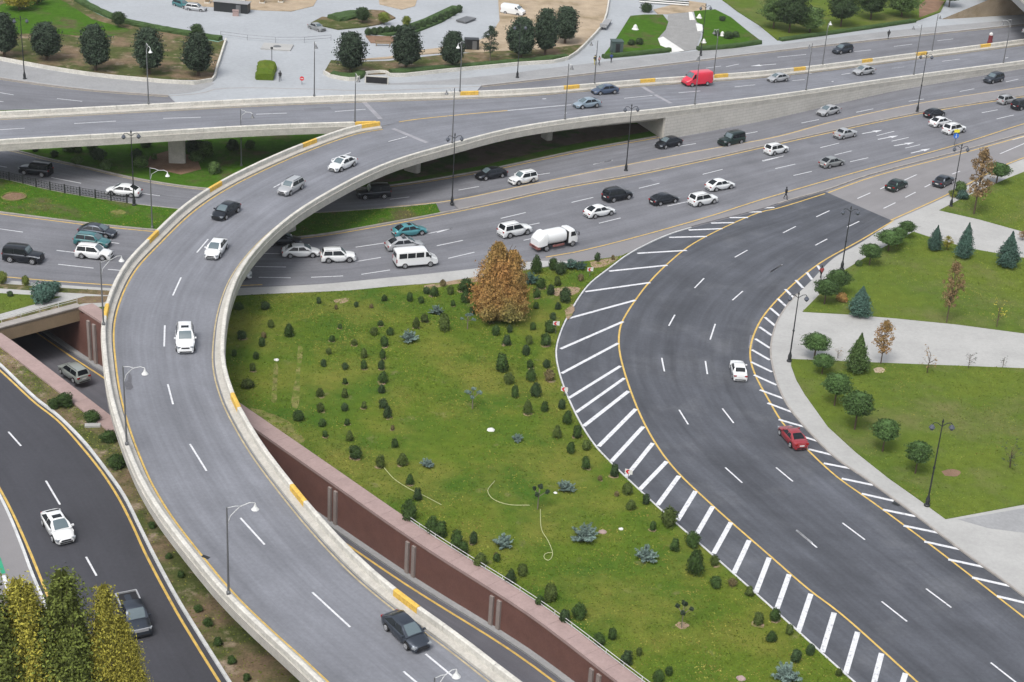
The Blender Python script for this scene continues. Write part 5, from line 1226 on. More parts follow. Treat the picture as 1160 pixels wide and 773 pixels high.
for k, L in REG.items():
    L.sort(key=lambda q: q[0] if k == 'top' else q[1])
    for i, (x, y, s, t, b, dR) in enumerate(L):
        sh = 'cone' if 'c' in t else 'round' if 'r' in t else 'egg'; rnd = random.Random(int(x*13+y*7))
        me = rnd.choice(BUSH[sh]); o = bpy.data.objects.new({'cone': 'thuja_shrub', 'round': 'round_shrub', 'egg': 'thuja_shrub'}[sh], me); C.objects.link(o)
        px_m = (P(b+Vector((.5, 0, 0)))[0]-P(b-Vector((.5, 0, 0)))[0]); wd_ = s/px_m*{'cone': .64, 'round': .84, 'egg': .66}[sh]; hh = wd_*{'cone': 1.5, 'round': .88, 'egg': 1.22}[sh]
        o.location = b-Vector((0, 0, .03)); o.scale = (wd_*rnd.uniform(.92, 1.08), wd_*rnd.uniform(.92, 1.08), hh*rnd.uniform(.85, 1.2)); o.rotation_euler = (rnd.uniform(-.05, .05), rnd.uniform(-.05, .05), rnd.uniform(0, 6.28))
        mk = 'leaf_brown' if 'b' in t else rnd.choice(['leaf_thuja', 'leaf_thuja', 'leaf_moss', 'leaf_dark'])
        if not me.materials: me.materials.append(M['leaf_thuja'])
        o.material_slots[0].link = 'OBJECT'; o.material_slots[0].material = M[mk]
        col = 'bronze brown' if 'b' in t else 'dark green'; szw = 'small ' if wd_ < .95 else 'large ' if wd_ > 1.7 else ''
        tag(o, f"{szw}{col} {'pointed' if sh=='cone' else 'rounded' if sh=='round' else 'oval'} shrub, {ordn(i)} {RNAME[k]}", 'shrub', 'small shrubs planted on the garden lawn')
blue = cl(250, 330, s3, [(945, 80, 62), (825, 195, 78), (900, 748, 55)]) + cl(480, 290, s4, [(590, 120, 100), (800, 40, 90), (860, 50, 70)]) + cl(480, 440, s4, [(512, 268, 65), (780, 530, 100), (25, 410, 70)]) + cl(400, 500, s4, [(822, 540, 115)]) + cl(560, 530, 3.18, [(322, 230, 95), (545, 305, 85), (1050, 735, 100)])
BL = ['north of the planted row near the highway', 'just left of the middle lawn', 'above the pink coping start', 'touching the right side of the orange tree', 'in the belt under the tank truck', 'beside the red and white marker by the belt', 'small one alone by the white stone', 'right of the hose topiary', 'left end of the open lawn', 'nearest the handrail', 'largest one beside a pinkish stone', 'alone on the lower lawn', 'in the bottom corner by the hatched road']
for i, (x, y, s, t) in enumerate(blue):
    b = G(x, y+s*.3, .15); m_ = P(b+Vector((.5, 0, 0)))[0]-P(b-Vector((.5, 0, 0)))[0]; wd_ = s/m_*1.15
    me = SPR[i % 3]; o = bpy.data.objects.new('blue_spruce_shrub', me); C.objects.link(o); o.location = b; o.scale = (wd_, wd_, wd_*.8); o.rotation_euler = (0, 0, i*1.3)
    if not me.materials: me.materials.append(M['leaf_blue'])
    o.material_slots[0].link = 'OBJECT'; o.material_slots[0].material = M['leaf_bluegreen' if i in (3, 4, 5) else 'leaf_blue']
    tag(o, 'spreading blue spruce shrub, '+BL[i], 'shrub', 'blue spruce shrubs on the garden lawn')
for i, (x, yb, yt, wd_, l) in enumerate([(535, 463, 440, 1.7, 'pale clipped pad tree on the middle of the garden lawn'), (529.5, 373, 355, 1.7, 'pale clipped pad tree left of the big orange tree'), (609, 577, 549, 1.6, 'dark clipped tree standing where the garden hose ends'), (772, 711, 682, 1.5, 'sparse clipped tree on a bare patch of the lower lawn')]):
    tree('candel', x, yb, yt, wd_, l, 'leaf_blue' if i < 2 else 'leaf_olive', 'tree', 'clipped pad trees', i, 'palebark')
tree('big', 566, 361, 274, 6.0, 'big orange brown autumn tree with two tops between garden and highway', 'leaf_orange', rz=.1)
# stones and hoses
def stone(px, py, r_, label, col='stone'):
    bm = bmesh.new(); bmesh.ops.create_icosphere(bm, subdivisions=2, radius=1); rr = random.Random(int(px))
    for v in bm.verts: v.co = Vector((v.co.x*r_, v.co.y*r_*.8, max(-.1, v.co.z*r_*.55)))*rr.uniform(.86, 1.1)
    me = bpy.data.meshes.new('boulder'); bm.to_mesh(me); bm.free(); me.materials.append(M[col]); o = bpy.data.objects.new('boulder', me); C.objects.link(o); o.location = G(px, py, .18); tag(o, label, 'stone')
stone(556.3, 487.5, .42, 'flat white stone alone on the middle lawn'); stone(313, 408, .3, 'white stone at the top of a bare track on the left lawn'); stone(629.3, 558.5, .2, 'small white stone left of a blue spruce shrub')
stone(682.5, 603, .42, 'pinkish boulder beside the largest blue spruce shrub', 'coping'); stone(703.5, 599.5, .24, 'white stone on the lawn right of the pinkish boulder'); stone(839.5, 769, .4, 'pale stone at the bottom edge of the lawn', 'coping')
M['hose'] = mat('pale garden hose', (.40, .42, .22, 1), .6, var=.1)
def hose(pts, label, r_=.035):
    p = resample(path(pts, .2, 5), step=.4); me = MB().tube(p, r_, 5).me('garden_hose'); tag(wobj('garden_hose', me, M['hose']), label, 'hose')
hose([(435, 530), (447, 543), (466, 555), (481, 562), (500, 572)], 'pale hose lying on the lawn next to the pink coping')
hose([(560.5, 545), (552.5, 556), (558, 565), (575, 571.5), (600, 572.5)], 'pale curved hose on the open lawn left of the clipped tree')
hose([(612, 577), (613.5, 600), (621, 613), (626, 628), (622, 635), (616, 632), (618, 627), (626, 626)], 'pale hose running from the clipped tree and ending in a loop')
# park trees on the right
PB = 'clipped round pines in the right park'
for x, yb, yt, wd_, l, v_ in [(1025.5, 270, 251, 2.6, 'round clipped pine farthest up the upper lawn edge', 0), (1006, 285, 262, 3.9, 'widest round clipped pine beside a smaller one on the upper lawn', 1), (1016, 279, 258, 2.6, 'round clipped pine partly behind the widest one', 2), (984.6, 301, 277, 3.2, 'round clipped pine alone between two lamps on the upper lawn', 0), (947.4, 334, 306, 3.4, 'round clipped pine behind another near the lamp on the corner', 1), (933.7, 345, 317, 3.3, 'round clipped pine nearest the corner of the upper lawn', 2),
        (922.4, 406, 379, 3.6, 'round clipped pine on the paved path edge by the tall lamp', 0), (931, 424, 402, 2.7, 'low round clipped pine at the top of the lower lawn', 1), (945, 460, 424, 3.4, 'round clipped pine second down the lower lawn', 2), (968, 487, 444, 3.6, 'big round clipped pine third down the lower lawn', 0), (999.6, 512, 476, 3.1, 'dull green clipped pine fourth down the lower lawn', 1), (1036.6, 537, 501, 2.9, 'round clipped pine nearest the lamp on the lower lawn', 2), (1128.5, 208, 185, 4.2, 'broad round clipped pine behind the brown leaved tree', 1)]:
    tree('ball', x, yb, yt, wd_, l, 'leaf_pine', 'tree', PB, v_)
for x, yb, yt, wd_, l, v_ in [(1058, 284, 255, 2.3, 'small blue green spruce leftmost of three on the upper lawn'+'', 0), (1091, 293, 252, 2.7, 'tallest slim blue green spruce, middle one of three', 1), (1140, 303, 262, 3.5, 'broad blue green spruce, rightmost of three', 0), (973, 358, 324, 3.4, 'squat blue green spruce at the bottom corner of the upper lawn', 1), (969.5, 422, 377, 3.2, 'tall dark green columnar spruce on the path edge', 0)]:
    tree('spruce', x, yb, yt, wd_, l, 'leaf_bluegreen' if yt != 377 else 'leaf_green', 'tree', 'blue green spruces in the right park', v_)
tree('autumn', 1103, 243, 169, 4.2, 'loose brown leaved tree beside the pale slip road', 'leaf_rust', var=0); tree('autumn', 1072, 366, 298, 2.5, 'thin brown autumn tree in the middle of the upper lawn', 'leaf_rust', var=1); tree('autumn', 997.6, 412.5, 364, 2.4, 'orange brown young tree on the edge of the paved path', 'leaf_orange', var=2)
tree('bare', 1129, 371, 338, 1.6, 'faint yellowish sapling near the right end of the upper lawn', 'leaf_yellow'); tree('bare', 1050, 423, 391, 1.6, 'leaning bare sapling with rusty leaves on the path edge', 'leaf_rust', var=1); tree('bare', 1097, 418, 398, 1.2, 'bare grey sapling on the lower lawn top edge', 'leaf_olive', var=2); tree('bare', 1135.5, 417, 402, .8, 'thin bare stick sapling farthest right on the path edge', 'leaf_olive', var=1); tree('bare', 949, 406, 394, 1.0, 'pinkish bare bush between two trees on the paved path', 'leaf_rust', var=2); tree('bare', 1144, 530, 500, 2.0, 'faint sapling on the lower lawn right of the lamp', 'leaf_olive', var=1); tree('autumn', 1072, 284, 268, 1.5, 'small yellow sapling between two spruces', 'leaf_yellow', var=1); tree('autumn', 1158, 272, 262, 1.5, 'tiny rusty sapling at the right picture edge', 'leaf_rust', var=2)
def bush(px, py, s, label, leaf='leaf_dark', sh='round', z=.15, flat=.85, cat='shrub', group=None):
    b = G(px, py+s*.3, z); m_ = P(b+Vector((.5, 0, 0)))[0]-P(b-Vector((.5, 0, 0)))[0]; wd_ = s/m_; me = BUSH[sh][int(px) % 4]
    o = bpy.data.objects.new('shrub', me); C.objects.link(o); o.location = b-Vector((0, 0, .05)); o.scale = (wd_, wd_, wd_*flat); o.rotation_euler = (0, 0, px % 6)
    if not me.materials: me.materials.append(M['leaf_thuja'])
    o.material_slots[0].link = 'OBJECT'; o.material_slots[0].material = M[leaf]; tag(o, label, cat, group)
bush(953, 338, 12, 'small orange bush on the upper lawn corner', 'leaf_orange'); bush(972.5, 299, 8, 'small green bush at the lawn edge near the lamp', 'leaf_green'); bush(1087.6, 213, 14, 'dark green bush at the foot of the brown leaved tree', 'leaf_green'); bush(1079.5, 220, 9, 'small light green bush beside the lamp foot', 'leaf_ygreen'); bush(1090, 222, 12, 'blue green bush under the brown leaved tree', 'leaf_bluegreen')
# verge shrubs beside the left road and coping
LV = 'shrubs on the verge beside the left road'
for x, y, s, l in cl(0, 340, s3, [(237, 455, 52, 'smaller of two round shrubs touching on the left verge'), (285, 440, 70, 'bigger of two round shrubs touching by the pink coping'), (405, 513, 62, 'round shrub above a pale slab by the pink coping'), (478, 600, 62, 'dark shrub half under the flyover edge'), (512, 710, 72, 'large dark shrub against the flyover edge')]): bush(x, y, s, l, 'leaf_thuja', group=LV)
for i, (x, y, s, t) in enumerate(cl(0, 573, s3, [(665, 85, 34), (740, 220, 30), (793, 300, 34), (868, 450, 36), (910, 510, 42), (955, 595, 42), (1015, 675, 40), (1080, 750, 36)])): bush(x, y, s*1.05, f'small dark shrub, {ordn(i)} of the string down the verge between road and flyover', 'leaf_thuja', 'egg', group=LV)
me = MB().box((0, 0, .1), (1.5, .6, .2)).me('stone_slab'); o = link('stone_slab', me, M['pave']); o.location = G(105, 483, .15); o.rotation_euler = (0, 0, .2); tag(o, 'pale stone slab lying below the round shrub on the verge', 'slab')
bush(2, 317, 12, 'yellow green bush at the left edge by the pavement', 'leaf_ygreen', flat=1.2); bush(29, 320, 9, 'small olive bush on the strip beside the pavement', 'leaf_ygreen', 'egg', flat=1.3); bush(11.5, 333, 7, 'small dark bush between the two pale paths', 'leaf_dark'); bush(50, 333, 26, 'large blue green conifer bush where the two pale paths meet', 'leaf_bluegreen'); bush(61, 326, 15, 'smaller blue green conifer bush behind the large one', 'leaf_bluegreen')
UV_ = 'bushes on the lawn under the flyover'
for i, (x, y, s, t) in enumerate(cl(0, 0, s3, [(240, 675, 34), (338, 705, 40), (405, 645, 46), (430, 680, 56), (465, 725, 48), (640, 630, 46), (600, 678, 50), (620, 712, 60), (675, 688, 30), (845, 645, 70), (900, 660, 80), (860, 690, 56), (1020, 640, 56), (1095, 635, 40), (940, 740, 60), (155, 655, 26), (340, 650, 50), (300, 648, 46)])): bush(x, y, s, f'dark bush, {ordn(i)} of the group on the lawn below the straight flyover', 'leaf_green' if i % 3 else 'leaf_dark', 'round' if i % 2 else 'egg', group=UV_)
# north side trees
TN = 'evergreen trees along the sidewalk north of the flyover'
for x, yb, yt, wd_, l, v_ in [(5, 66, 14, 5.6, 'dark evergreen tree at the left edge above the sidewalk', 0), (53, 69, 25, 6.0, 'dark evergreen tree second from left on the rough lawn', 1), (108.6, 81, 27, 5.9, 'dark evergreen tree third from left on the rough lawn', 2), (169, 85, 31, 6.0, 'dark evergreen tree directly behind the single white bell lamp', 0), (225, 87, 37, 6.0, 'dark evergreen tree at the right corner of the rough lawn', 1),
        (397.5, 83, 36, 6.3, 'dark evergreen tree on the hedge corner left of the black screen', 2), (459.6, 80, 29, 6.1, 'dark evergreen tree right of the black screen', 0), (512.4, 78, 35, 4.9, 'smaller evergreen tree behind the white bell lamp', 1), (590, 68, 19, 6.3, 'dark evergreen tree leftmost of the cluster on the sandy lot', 2), (617, 64, 9, 5.2, 'tall evergreen tree in the middle of the sandy cluster', 0), (640, 50, 7, 5.8, 'evergreen tree at the back right of the sandy cluster', 1)]:
    tree('oval', x, yb, yt, wd_, l, 'leaf_olive', 'tree', TN, v_)
tree('autumn', 555, 70, 30, 3.4, 'sparse forked tree between the evergreens', 'leaf_olive', var=0, bark='palebark')
for x, yb, yt, wd_, l, lf in [(223.7, 44, 27, 2.6, 'small dark tree behind the corner evergreen', 'leaf_dark'), (135, 32, 13, 2.6, 'small dark tree on the green edging', 'leaf_dark'), (411, 27, 8, 3.0, 'small round dark tree on the oval island', 'leaf_dark'), (460, 32, 18, 1.8, 'small yellowish tree near the planted strip', 'leaf_ygreen'), (435, 28, 14, 2.5, 'small olive yellow tree on the oval island', 'leaf_ygreen'), (42, 6, -12, 3.5, 'dark tree cut by the top edge on the left', 'leaf_dark'), (22, 12, -14, 6, 'yellowing tree in the top left corner', 'leaf_yellow')]:
    tree('wide', x, yb, yt, wd_, l, lf)
for x, yb, yt, wd_, l, v_, lf in [(876, 33, -8, 6, 'pale green broad tree by the pale path top right', 0, 'leaf_green'), (893.7, 38, -14, 6.5, 'dark tall tree left of the big park clump', 1, 'leaf_dark'), (917, 38, 8, 6, 'light green low tree behind the white lamp', 2, 'leaf_green'), (952, 31, -16, 6.5, 'dark broad tree in the middle of the park clump', 0, 'leaf_dark'), (986, 23, -20, 6.5, 'dark tree near the reddish bed', 1, 'leaf_dark'), (1021, 20, -15, 7, 'green tree rightmost of the park clump', 2, 'leaf_green'), (1075, 8, -25, 5, 'green tree at the foot of the tan slope', 1, 'leaf_green')]:
    tree('wide', x, yb, yt, wd_, l, lf, 'tree', 'park trees at the top right', v_)
# foreground poplars
for x, yt, wd_, l, lf, v_ in [(126, 662, 4.6, 'narrow bright yellow poplar in front of the pickup truck', 'leaf_yellow', 0), (154, 724, 3.0, 'short yellow poplar rightmost at the bottom left', 'leaf_yellow', 1), (84, 646, 6.4, 'tall dark green poplar between two yellow ones', 'leaf_ygreen', 2), (35, 655, 5.4, 'yellow green poplar with a pale top at the bottom left', 'leaf_yellow', 1), (2, 645, 7.0, 'green yellow poplar at the left edge of the picture', 'leaf_ygreen', 0), (60, 690, 6.5, 'olive poplar filling the bottom left corner', 'leaf_ygreen', 1), (18, 700, 6.5, 'yellowing poplar low in the bottom left corner', 'leaf_yellow', 2),
        (102, 725, 5.5, 'dark olive poplar squeezed behind the bright yellow one', 'leaf_ygreen', 0), (143, 700, 3.6, 'yellow poplar spire just left of the pickup truck bonnet', 'leaf_yellow', 2), (48, 660, 4.2, 'golden poplar spire between the pale topped and the tall green one', 'leaf_yellow', 0), (76, 735, 6.0, 'low green poplar at the bottom edge left of the yellow one', 'leaf_ygreen', 2)]:
    tree('poplar', x+5, 900+(160-x)*.15, yt, wd_, l, lf, 'tree', 'poplar trees in the bottom left corner', v_, z=.0)
# hedges
hedge([(376, 86.5), (404, 89), (409, 85)], .8, 1.6, 'clipped hedge round the left end of the tree strip'); hedge([(442, 83.5), (510, 78.5), (590, 71.5), (642, 66)], .7, 1.5, 'long low hedge along the sidewalk below the evergreen trees')
hedge([(378, 24), (398, 20), (412, 19)], 1.0, 3.5, 'thick clipped hedge on the oval island'); hedge([(300, 91), (303, 76)], 1.1, 3.0, 'yellow green clipped hedge block on the plaza', 'grass'); hedge([(683, 66), (720, 62.5), (759, 58.5)], .7, 1.0, 'low hedge in front of the cobbled garden left part'); hedge([(790, 57), (830, 54), (861, 49.5)], .7, 1.0, 'low hedge in front of the garden with white statue')
hedge([(884, 46.5), (960, 36), (1036, 25)], .6, 1.0, 'low hedge along the park beside the sidewalk'); hedge([(88, 2), (110, 14), (140, 26), (180, 35), (250, 47)], .9, 1.4, 'long dark hedge behind the rough lawn')
PS = 'spiky plants in the strip'
for i in range(16):
    t = i/15; x = 417+t*103; y = np.interp(x, [417, 470, 500, 520], [38, 33, 22, 12]); bush(float(x), float(y), 7.5, f'dark spiky plant, {ordn(i)} along the planted strip on the plaza', 'leaf_dark', 'egg', flat=1.2, group=PS)
# low white walls
def lowwall(pts, label, h=.55): tag(sweep('low_wall', path(pts, .12, 3), [(-.15, -.1), (-.15, h), (.15, h), (.15, -.1)], M['parapet']), label, 'wall'); 
for L, l in (([(-260, 19), (-80, 53), (0, 68.5), (77.6, 82.5), (155, 91.5), (240.5, 92.5), (246, 78), (256, 47)], 'low white wall round the rough lawn with evergreen trees'), ([(367, 84), (376, 88.5), (404, 91.5), (410, 87), (413, 85)], 'low white wall at the left end of the tree strip'), ([(413, 85), (437, 84), (442, 87), (510, 81.5), (590, 74), (643, 68), (668, 47), (684, 27), (691, -6)], 'long low white wall below the trees and up the sandy lot')):
    for o in C.objects:
        pass
    o = sweep('low_wall', path(L, .12, 3), [(-.15, -.1), (-.15, .6), (.15, .6), (.15, -.1)], M['parapet']); tag(o, l, 'wall')
# black screen box in the wall
b = G(426.5, 95, .12); r = empty('display_screen', b); tag(r, 'black rectangular screen set in the white sidewalk wall', 'screen')
o = link('frame', MB().box((0, .15, .6), (3.9, .2, 1.25)).me('frame'), M['parapet'], None); o.parent = r
o = link('panel', MB().box((0, .02, .6), (3.5, .1, 1.0)).me('panel'), M['trim'], None); o.parent = r
# ------------------------------------------------------------------ lamps
def lantern_post(px, py, ytop, label, z=.15, dirx=1.0):
    b = G(px, py, z); h = height_to(b, ytop); r = empty('street_lamp', b, dirx); tag(r, label, 'street lamp', 'dark double lantern lamp posts')
    pole = MB().lathe([(.09, .9), (.07, h*.5), (.05, h-.1)], n=8).me('pole'); base = MB().lathe([(.30, 0), (.30, .12), (.2, .2), (.22, .7), (.14, .95), (.10, 1.15)], n=10).me('base')
    for nm, me in (('pole', pole), ('base', base)): o = link(nm, me, M['metal_dark']); o.parent = r
    ring = MB().lathe([(.12, h*.45), (.14, h*.46), (.12, h*.47)], n=8).me('collar'); o = link('collar', ring, M['metal_dark']); o.parent = r
    for s in (-1, 1):
        arm = MB().tube([(0, 0, h-.5), (s*.45, 0, h-.15), (s*.8, 0, h-.1), (s*.95, 0, h-.3)], .04, 5).me('arm'); o = link('arm', arm, M['metal_dark']); o.parent = r
        lm = MB().lathe([(.05, h-.3), (.16, h-.38), (.30, h-.62), (.27, h-.66), (.15, h-.85), (.05, h-.92)], (s*.95, 0, 0), 10).me('lantern'); o2 = link('lantern', lm, M['lamp_grey']); o2.parent = r
    fn = MB().lathe([(.06, h-.12), (.12, h), (.02, h+.3)], n=8).me('finial'); o = link('finial', fn, M['metal_dark']); o.parent = r
for a in [(709, 193.5, 120, 'dark double lantern lamp post on the median right of the underbridge'), (512, 231.5, 153, 'dark double lantern lamp post at the tip of the grass median'), (1039, 126.5, 61, 'dark double lantern lamp post on the median near the right end'), (152, 232.5, 150, 'dark double lantern lamp post at the end of the black fence'), (28, 89.5, 20, 'dark lantern lamp post on the top left sidewalk corner'),
          (953.5, 305, 236, 'dark double lantern lamp post beside the first hatch bars of the curve'), (894, 409.5, 333, 'dark double lantern lamp post at the corner of the lower park lawn'), (1050, 573, 478, 'nearest dark double lantern lamp post beside the lower park lawn'), (1077, 234, 165, 'dark double lantern lamp post in front of the brown leaved tree'), (793.6, 63, 6, 'dark lantern lamp post on the sidewalk by the cobbled garden'), (586, 88, 28, 'dark lantern lamp post on the sidewalk in front of the sandy cluster')]:
    lantern_post(a[0], a[1], a[2], a[3], dirx=.3 if a[0] < 800 else .1)
def bell_lamp(px, py, ytop, tx, ty, label, z=6.9, col='metal_grey'):
    """slim post with a curved arm that reaches to the pixel tx, ty"""
    if callable(z):
        zz = z(px, py)+.9; q = G(px, py, zz); b = min((p_ for L_ in (PL, PR, FARw, SOw) for p_ in L_), key=lambda p_: (p_.x-q.x)**2+(p_.y-q.y)**2)+Vector((0, 0, .9)); zz = b.z
    else: zz = z; b = G(px, py, zz)
    h = height_to(b, ytop); top = b+Vector((0, 0, h)); T = G(tx, ty, zz+h-.3)
    d = Vector((T.x-b.x, T.y-b.y, 0)); L = min(max(d.length, .8), 2.6); d.normalize()
    r = empty('street_lamp', b, math.atan2(d.y, d.x)); tag(r, label, 'street lamp', 'slim bell lamps along the flyover')
    for nm, me, mk in (('pole', MB().lathe([(.10, 0), (.085, h*.3), (.055, h)], n=8).me('pole'), col), ('base', MB().lathe([(.17, 0), (.17, .25), (.11, .3)], n=8).me('base'), col),
        ('arm', MB().tube([(0, 0, h-1.6), (.25, 0, h-.8), (L*.45, 0, h-.15), (L*.8, 0, h+.05), (L, 0, h-.05)], .035, 5).tube([(0, 0, h-.05), (L*.3, 0, h-.02), (L*.5, 0, h-.12)], .03, 5).me('arm'), 'wkerb'),
        ('lantern', MB().lathe([(.03, h-.05), (.06, h-.2), (.12, h-.38), (.30, h-.62), (.28, h-.66), (.05, h-.7)], (L, 0, 0), 12).me('lantern'), 'lamp_white' if ('bell' in label or py > 250) else 'metal_grey')):
        o = link(nm, me, M[mk]); o.parent = r
for a in [(400, 140, 83, 406, 90, 'slim lamp standing at the fork where ramp leaves the straight flyover', zd), (353, 106.5, 47, 358, 52, 'slim lamp on the far parapet above the curve start', zd), (499, 157.5, 100, 506, 104, 'slim lamp on the near parapet above the underbridge opening', zd), (512, 99, 47, 519, 52, 'slim white bell lamp on the far parapet before the small evergreen', zd), (166, 111.5, 49, 171, 58, 'slim white bell lamp before the fourth evergreen tree', zd), (273.5, 188, 124, 286, 131, 'slim lamp on the lawn behind the curve with its arm by the straight flyover', .14),
          (172.5, 258.5, 190, 190, 197, 'slim white bell lamp over the grass median by the curve', .14), (118.5, 366, 297, 139, 292, 'slim lamp on the outer parapet near the underpass portal', zd), (138, 503, 415, 164, 420, 'slim lamp beside the oil stain on the ramp', zd), (261, 672, 575, 289, 573, 'slim lamp on the outer parapet opposite the foreground straight', zd), (493, 868, 768, 517, 762, 'lamp whose top alone shows at the bottom edge of the ramp', zd),
          (642, 135, 72, 648, 76, 'slim lamp on the near parapet beside the pale blue car', zd), (785, 117, 62, 791, 66, 'slim lamp on the near parapet in front of the red van', zd), (910.5, 101, 49, 917, 52, 'slim lamp on the near parapet right of the silver saloon', zd), (1029, 84, 28, 1035, 31, 'slim lamp on the near parapet at the right third', zd), (1129, 70, 22, 1134, 26, 'slim lamp on the near parapet close to the overpass', zd),
          (666, 93, 46, 670, 49, 'slim lamp on the far parapet below the sandy lot corner', zd), (804, 82, 33, 809, 36, 'slim lamp on the far parapet before the statue garden', zd), (926, 72, 27, 941, 26, 'slim white bell lamp on the far parapet before the park clump', zd), (1059.6, 59, 16, 1065, 19, 'slim lamp on the far parapet near the reddish bed', zd)]:
    bell_lamp(*a[:6], z=a[6])
# signs
def marker(px, py, ytop, label, rz, m=None):
    b = G(px, py, .15); h = max(1.1, height_to(b, ytop)); r = empty('chevron_sign', b, rz); tag(r, label, 'road sign', 'red and white curve markers')
    for nm, me, mk in (('post', MB().bar((0, 0, 0), (0, 0, h), .035, n=6).me('post'), 'metal_grey'), ('board', MB().box((0, -.05, h-.25), (.75, .04, .5)).me('board'), 'stone')):
        o = link(nm, me, M[mk]); o.parent = r
    v = [(-.12, -.08, h-.02), (.1, -.08, h-.02), (-.08, -.08, h-.25), (.1, -.08, h-.48), (-.12, -.08, h-.48), (-.30, -.08, h-.25)]
    o = link('chevron', mesh('chevron', v, [(0, 1, 2, 5), (5, 2, 3, 4)]), M['vred']); o.parent = r
M['vred'] = mat('red sign paint', (.55, .03, .04, 1), .5, var=0, fine=0); M['blue'] = mat('blue sign paint', (.03, .15, .55, 1), .5, var=0, fine=0); M['ysign'] = mat('yellow sign paint', (.75, .65, .05, 1), .5, var=0, fine=0)
marker(668, 313, 303, 'red and white chevron marker at the top of the hatched curve', .25); marker(629.3, 378, 364, 'red and white chevron marker at the widest point of the hatched curve', .1); marker(639, 449, 440, 'red and white marker on the kerb beside the lawn midway down', -.3); marker(711.5, 543, 533, 'red and white marker lying low on the kerb beside the lower hatch bars', -.3)
b = G(1081, 165, .15); h = height_to(b, 146); r = empty('direction_sign', b, .2); tag(r, 'blue arrow disc under a yellow plate on the slip road divider', 'road sign')
for nm, me, mk in (('post', MB().bar((0, 0, 0), (0, 0, h), .05, n=6).me('post'), 'metal_grey'), ('disc', MB().bar((0, -.06, h-1.15), (0, -.10, h-1.15), .45, n=20).me('disc'), 'blue'), ('plate', MB().box((0, -.08, h-.35), (.9, .04, .5)).me('plate'), 'ysign'), ('arrow', mesh('arrow', [(-.05, -.12, h-.85), (.05, -.12, h-.85), (.05, -.12, h-1.3), (.18, -.12, h-1.25), (0, -.12, h-1.5), (-.18, -.12, h-1.25), (-.05, -.12, h-1.3)], [(0, 1, 2, 6), (3, 4, 5)]), 'paint')):
    o = link(nm, me, M[mk]); o.parent = r
b = G(342, 96, .12); h = height_to(b, 87); r = empty('no_entry_sign', b, .1); tag(r, 'round red no entry sign on the plaza behind the flyover', 'road sign')
for nm, me, mk in (('post', MB().bar((0, 0, 0), (0, 0, h), .04, n=6).me('post'), 'metal_grey'), ('disc', MB().bar((0, -.05, h-.3), (0, -.09, h-.3), .36, n=20).me('disc'), 'vred'), ('bar', MB().box((0, -.10, h-.3), (.45, .02, .12)).me('bar'), 'stone')):
    o = link(nm, me, M[mk]); o.parent = r
b = G(1121, 49.5, .3); r = empty('water_barrier', b, 0); tag(r, 'tall dark red barrel with a pale cap where the parapet ends by the overpass', 'barrel')
for nm, me, mk in (('drum', MB().lathe([(.5, 0), (.52, .5), (.42, .55), (.42, 1.6), (.36, 1.65)], n=12).me('drum'), 'vdark'), ('cap', MB().lathe([(.34, 1.66), (.36, 1.95), (.1, 2.2)], n=12).me('cap'), 'stone')):
    M.setdefault('vdark', mat('dark red plastic', (.16, .03, .035, 1), .6)); o = link(nm, me, M[mk]); o.parent = r
# painted strip and boards near the bottom left
M['gpaint'] = mat('green road paint', (.03, .28, .16, 1), .6)
dash(bpy.data.objects['worn_yard'], (-2, 632), (4, 650), .1, .35, 'green_mark', M['gpaint'], .01); dash(bpy.data.objects['worn_yard'], (4, 652), (12, 678), .1, .3, 'white_mark', M['paint'], .01)
# ------------------------------------------------------------------ plaza pieces
def thing1(name, me, mk, loc, rz, label, cat): o = link(name, me, M[mk]); o.location = loc; o.rotation_euler = (0, 0, rz); tag(o, label, cat); return o
r = empty('market_stall', G(263, 13, .12), -.12); tag(r, 'dark walled site hut with pale roof at the top of the plaza', 'hut')
for nm, me, mk in (('wall', MB().box((0, 0, .9), (6.5, 2.0, 1.8)).me('wall'), 'metal_dark'), ('roof', MB().box((0, 0, 1.86), (6.8, 2.3, .12)).me('roof'), 'sidewalk'), ('door', MB().box((1.5, -1.02, .8), (.9, .06, 1.5)).me('door'), 'metal_grey')):
    o = link(nm, me, M[mk]); o.parent = r
for k, (x, y) in enumerate([(235, 4), (255, 2), (275, 1), (297, 4), (318, 3)]):
    r = empty('building_column', G(x, y, .12), 0); tag(r, f'tan column, {ordn(k)} from the left of the unfinished building at the top', 'column', 'columns of the unfinished building')
    for nm, me, mk in (('shaft', MB().box((0, 0, 2), (.7, .7, 4)).me('shaft'), 'beam'), ('foot', MB().box((0, 0, .15), (1.0, 1.0, .3)).me('foot'), 'parapet')): o = link(nm, me, M[mk]); o.parent = r
thing1('crate', MB().box((0, 0, .5), (1.1, .8, 1.0)).box((0, 0, 1.03), (1.2, .9, .06)).me('crate'), 'coping', G(267, 18, .12), .1, 'brownish crate standing in front of the dark hut', 'crate')
r = empty('notice_board', G(308, 73, .12), 0); tag(r, 'tall thin sign post on the hedge block of the plaza', 'post'); 
for nm, me, mk in (('post', MB().bar((0, 0, 0), (0, 0, 3.0), .07).me('post'), 'metal_grey'), ('plate', MB().box((0, 0, 2.8), (.4, .05, .4)).me('plate'), 'metal_dark')): o = link(nm, me, M[mk]); o.parent = r
hb = (G(298, 59, .13)+G(330, 59, .13))/2
r = empty('raised_platform', G(314, 54, .12), 0); tag(r, 'pale rectangular platform with a round drain cover on the plaza', 'platform')
for nm, me, mk in (('slab', MB().box((0, 0, .1), (5.2, 3.8, .2)).me('slab'), 'pave'), ('drain_cover', MB().lathe([(.7, .2), (.7, .23)], n=16).me('drain_cover'), 'metal_grey')): o = link(nm, me, M[mk]); o.parent = r
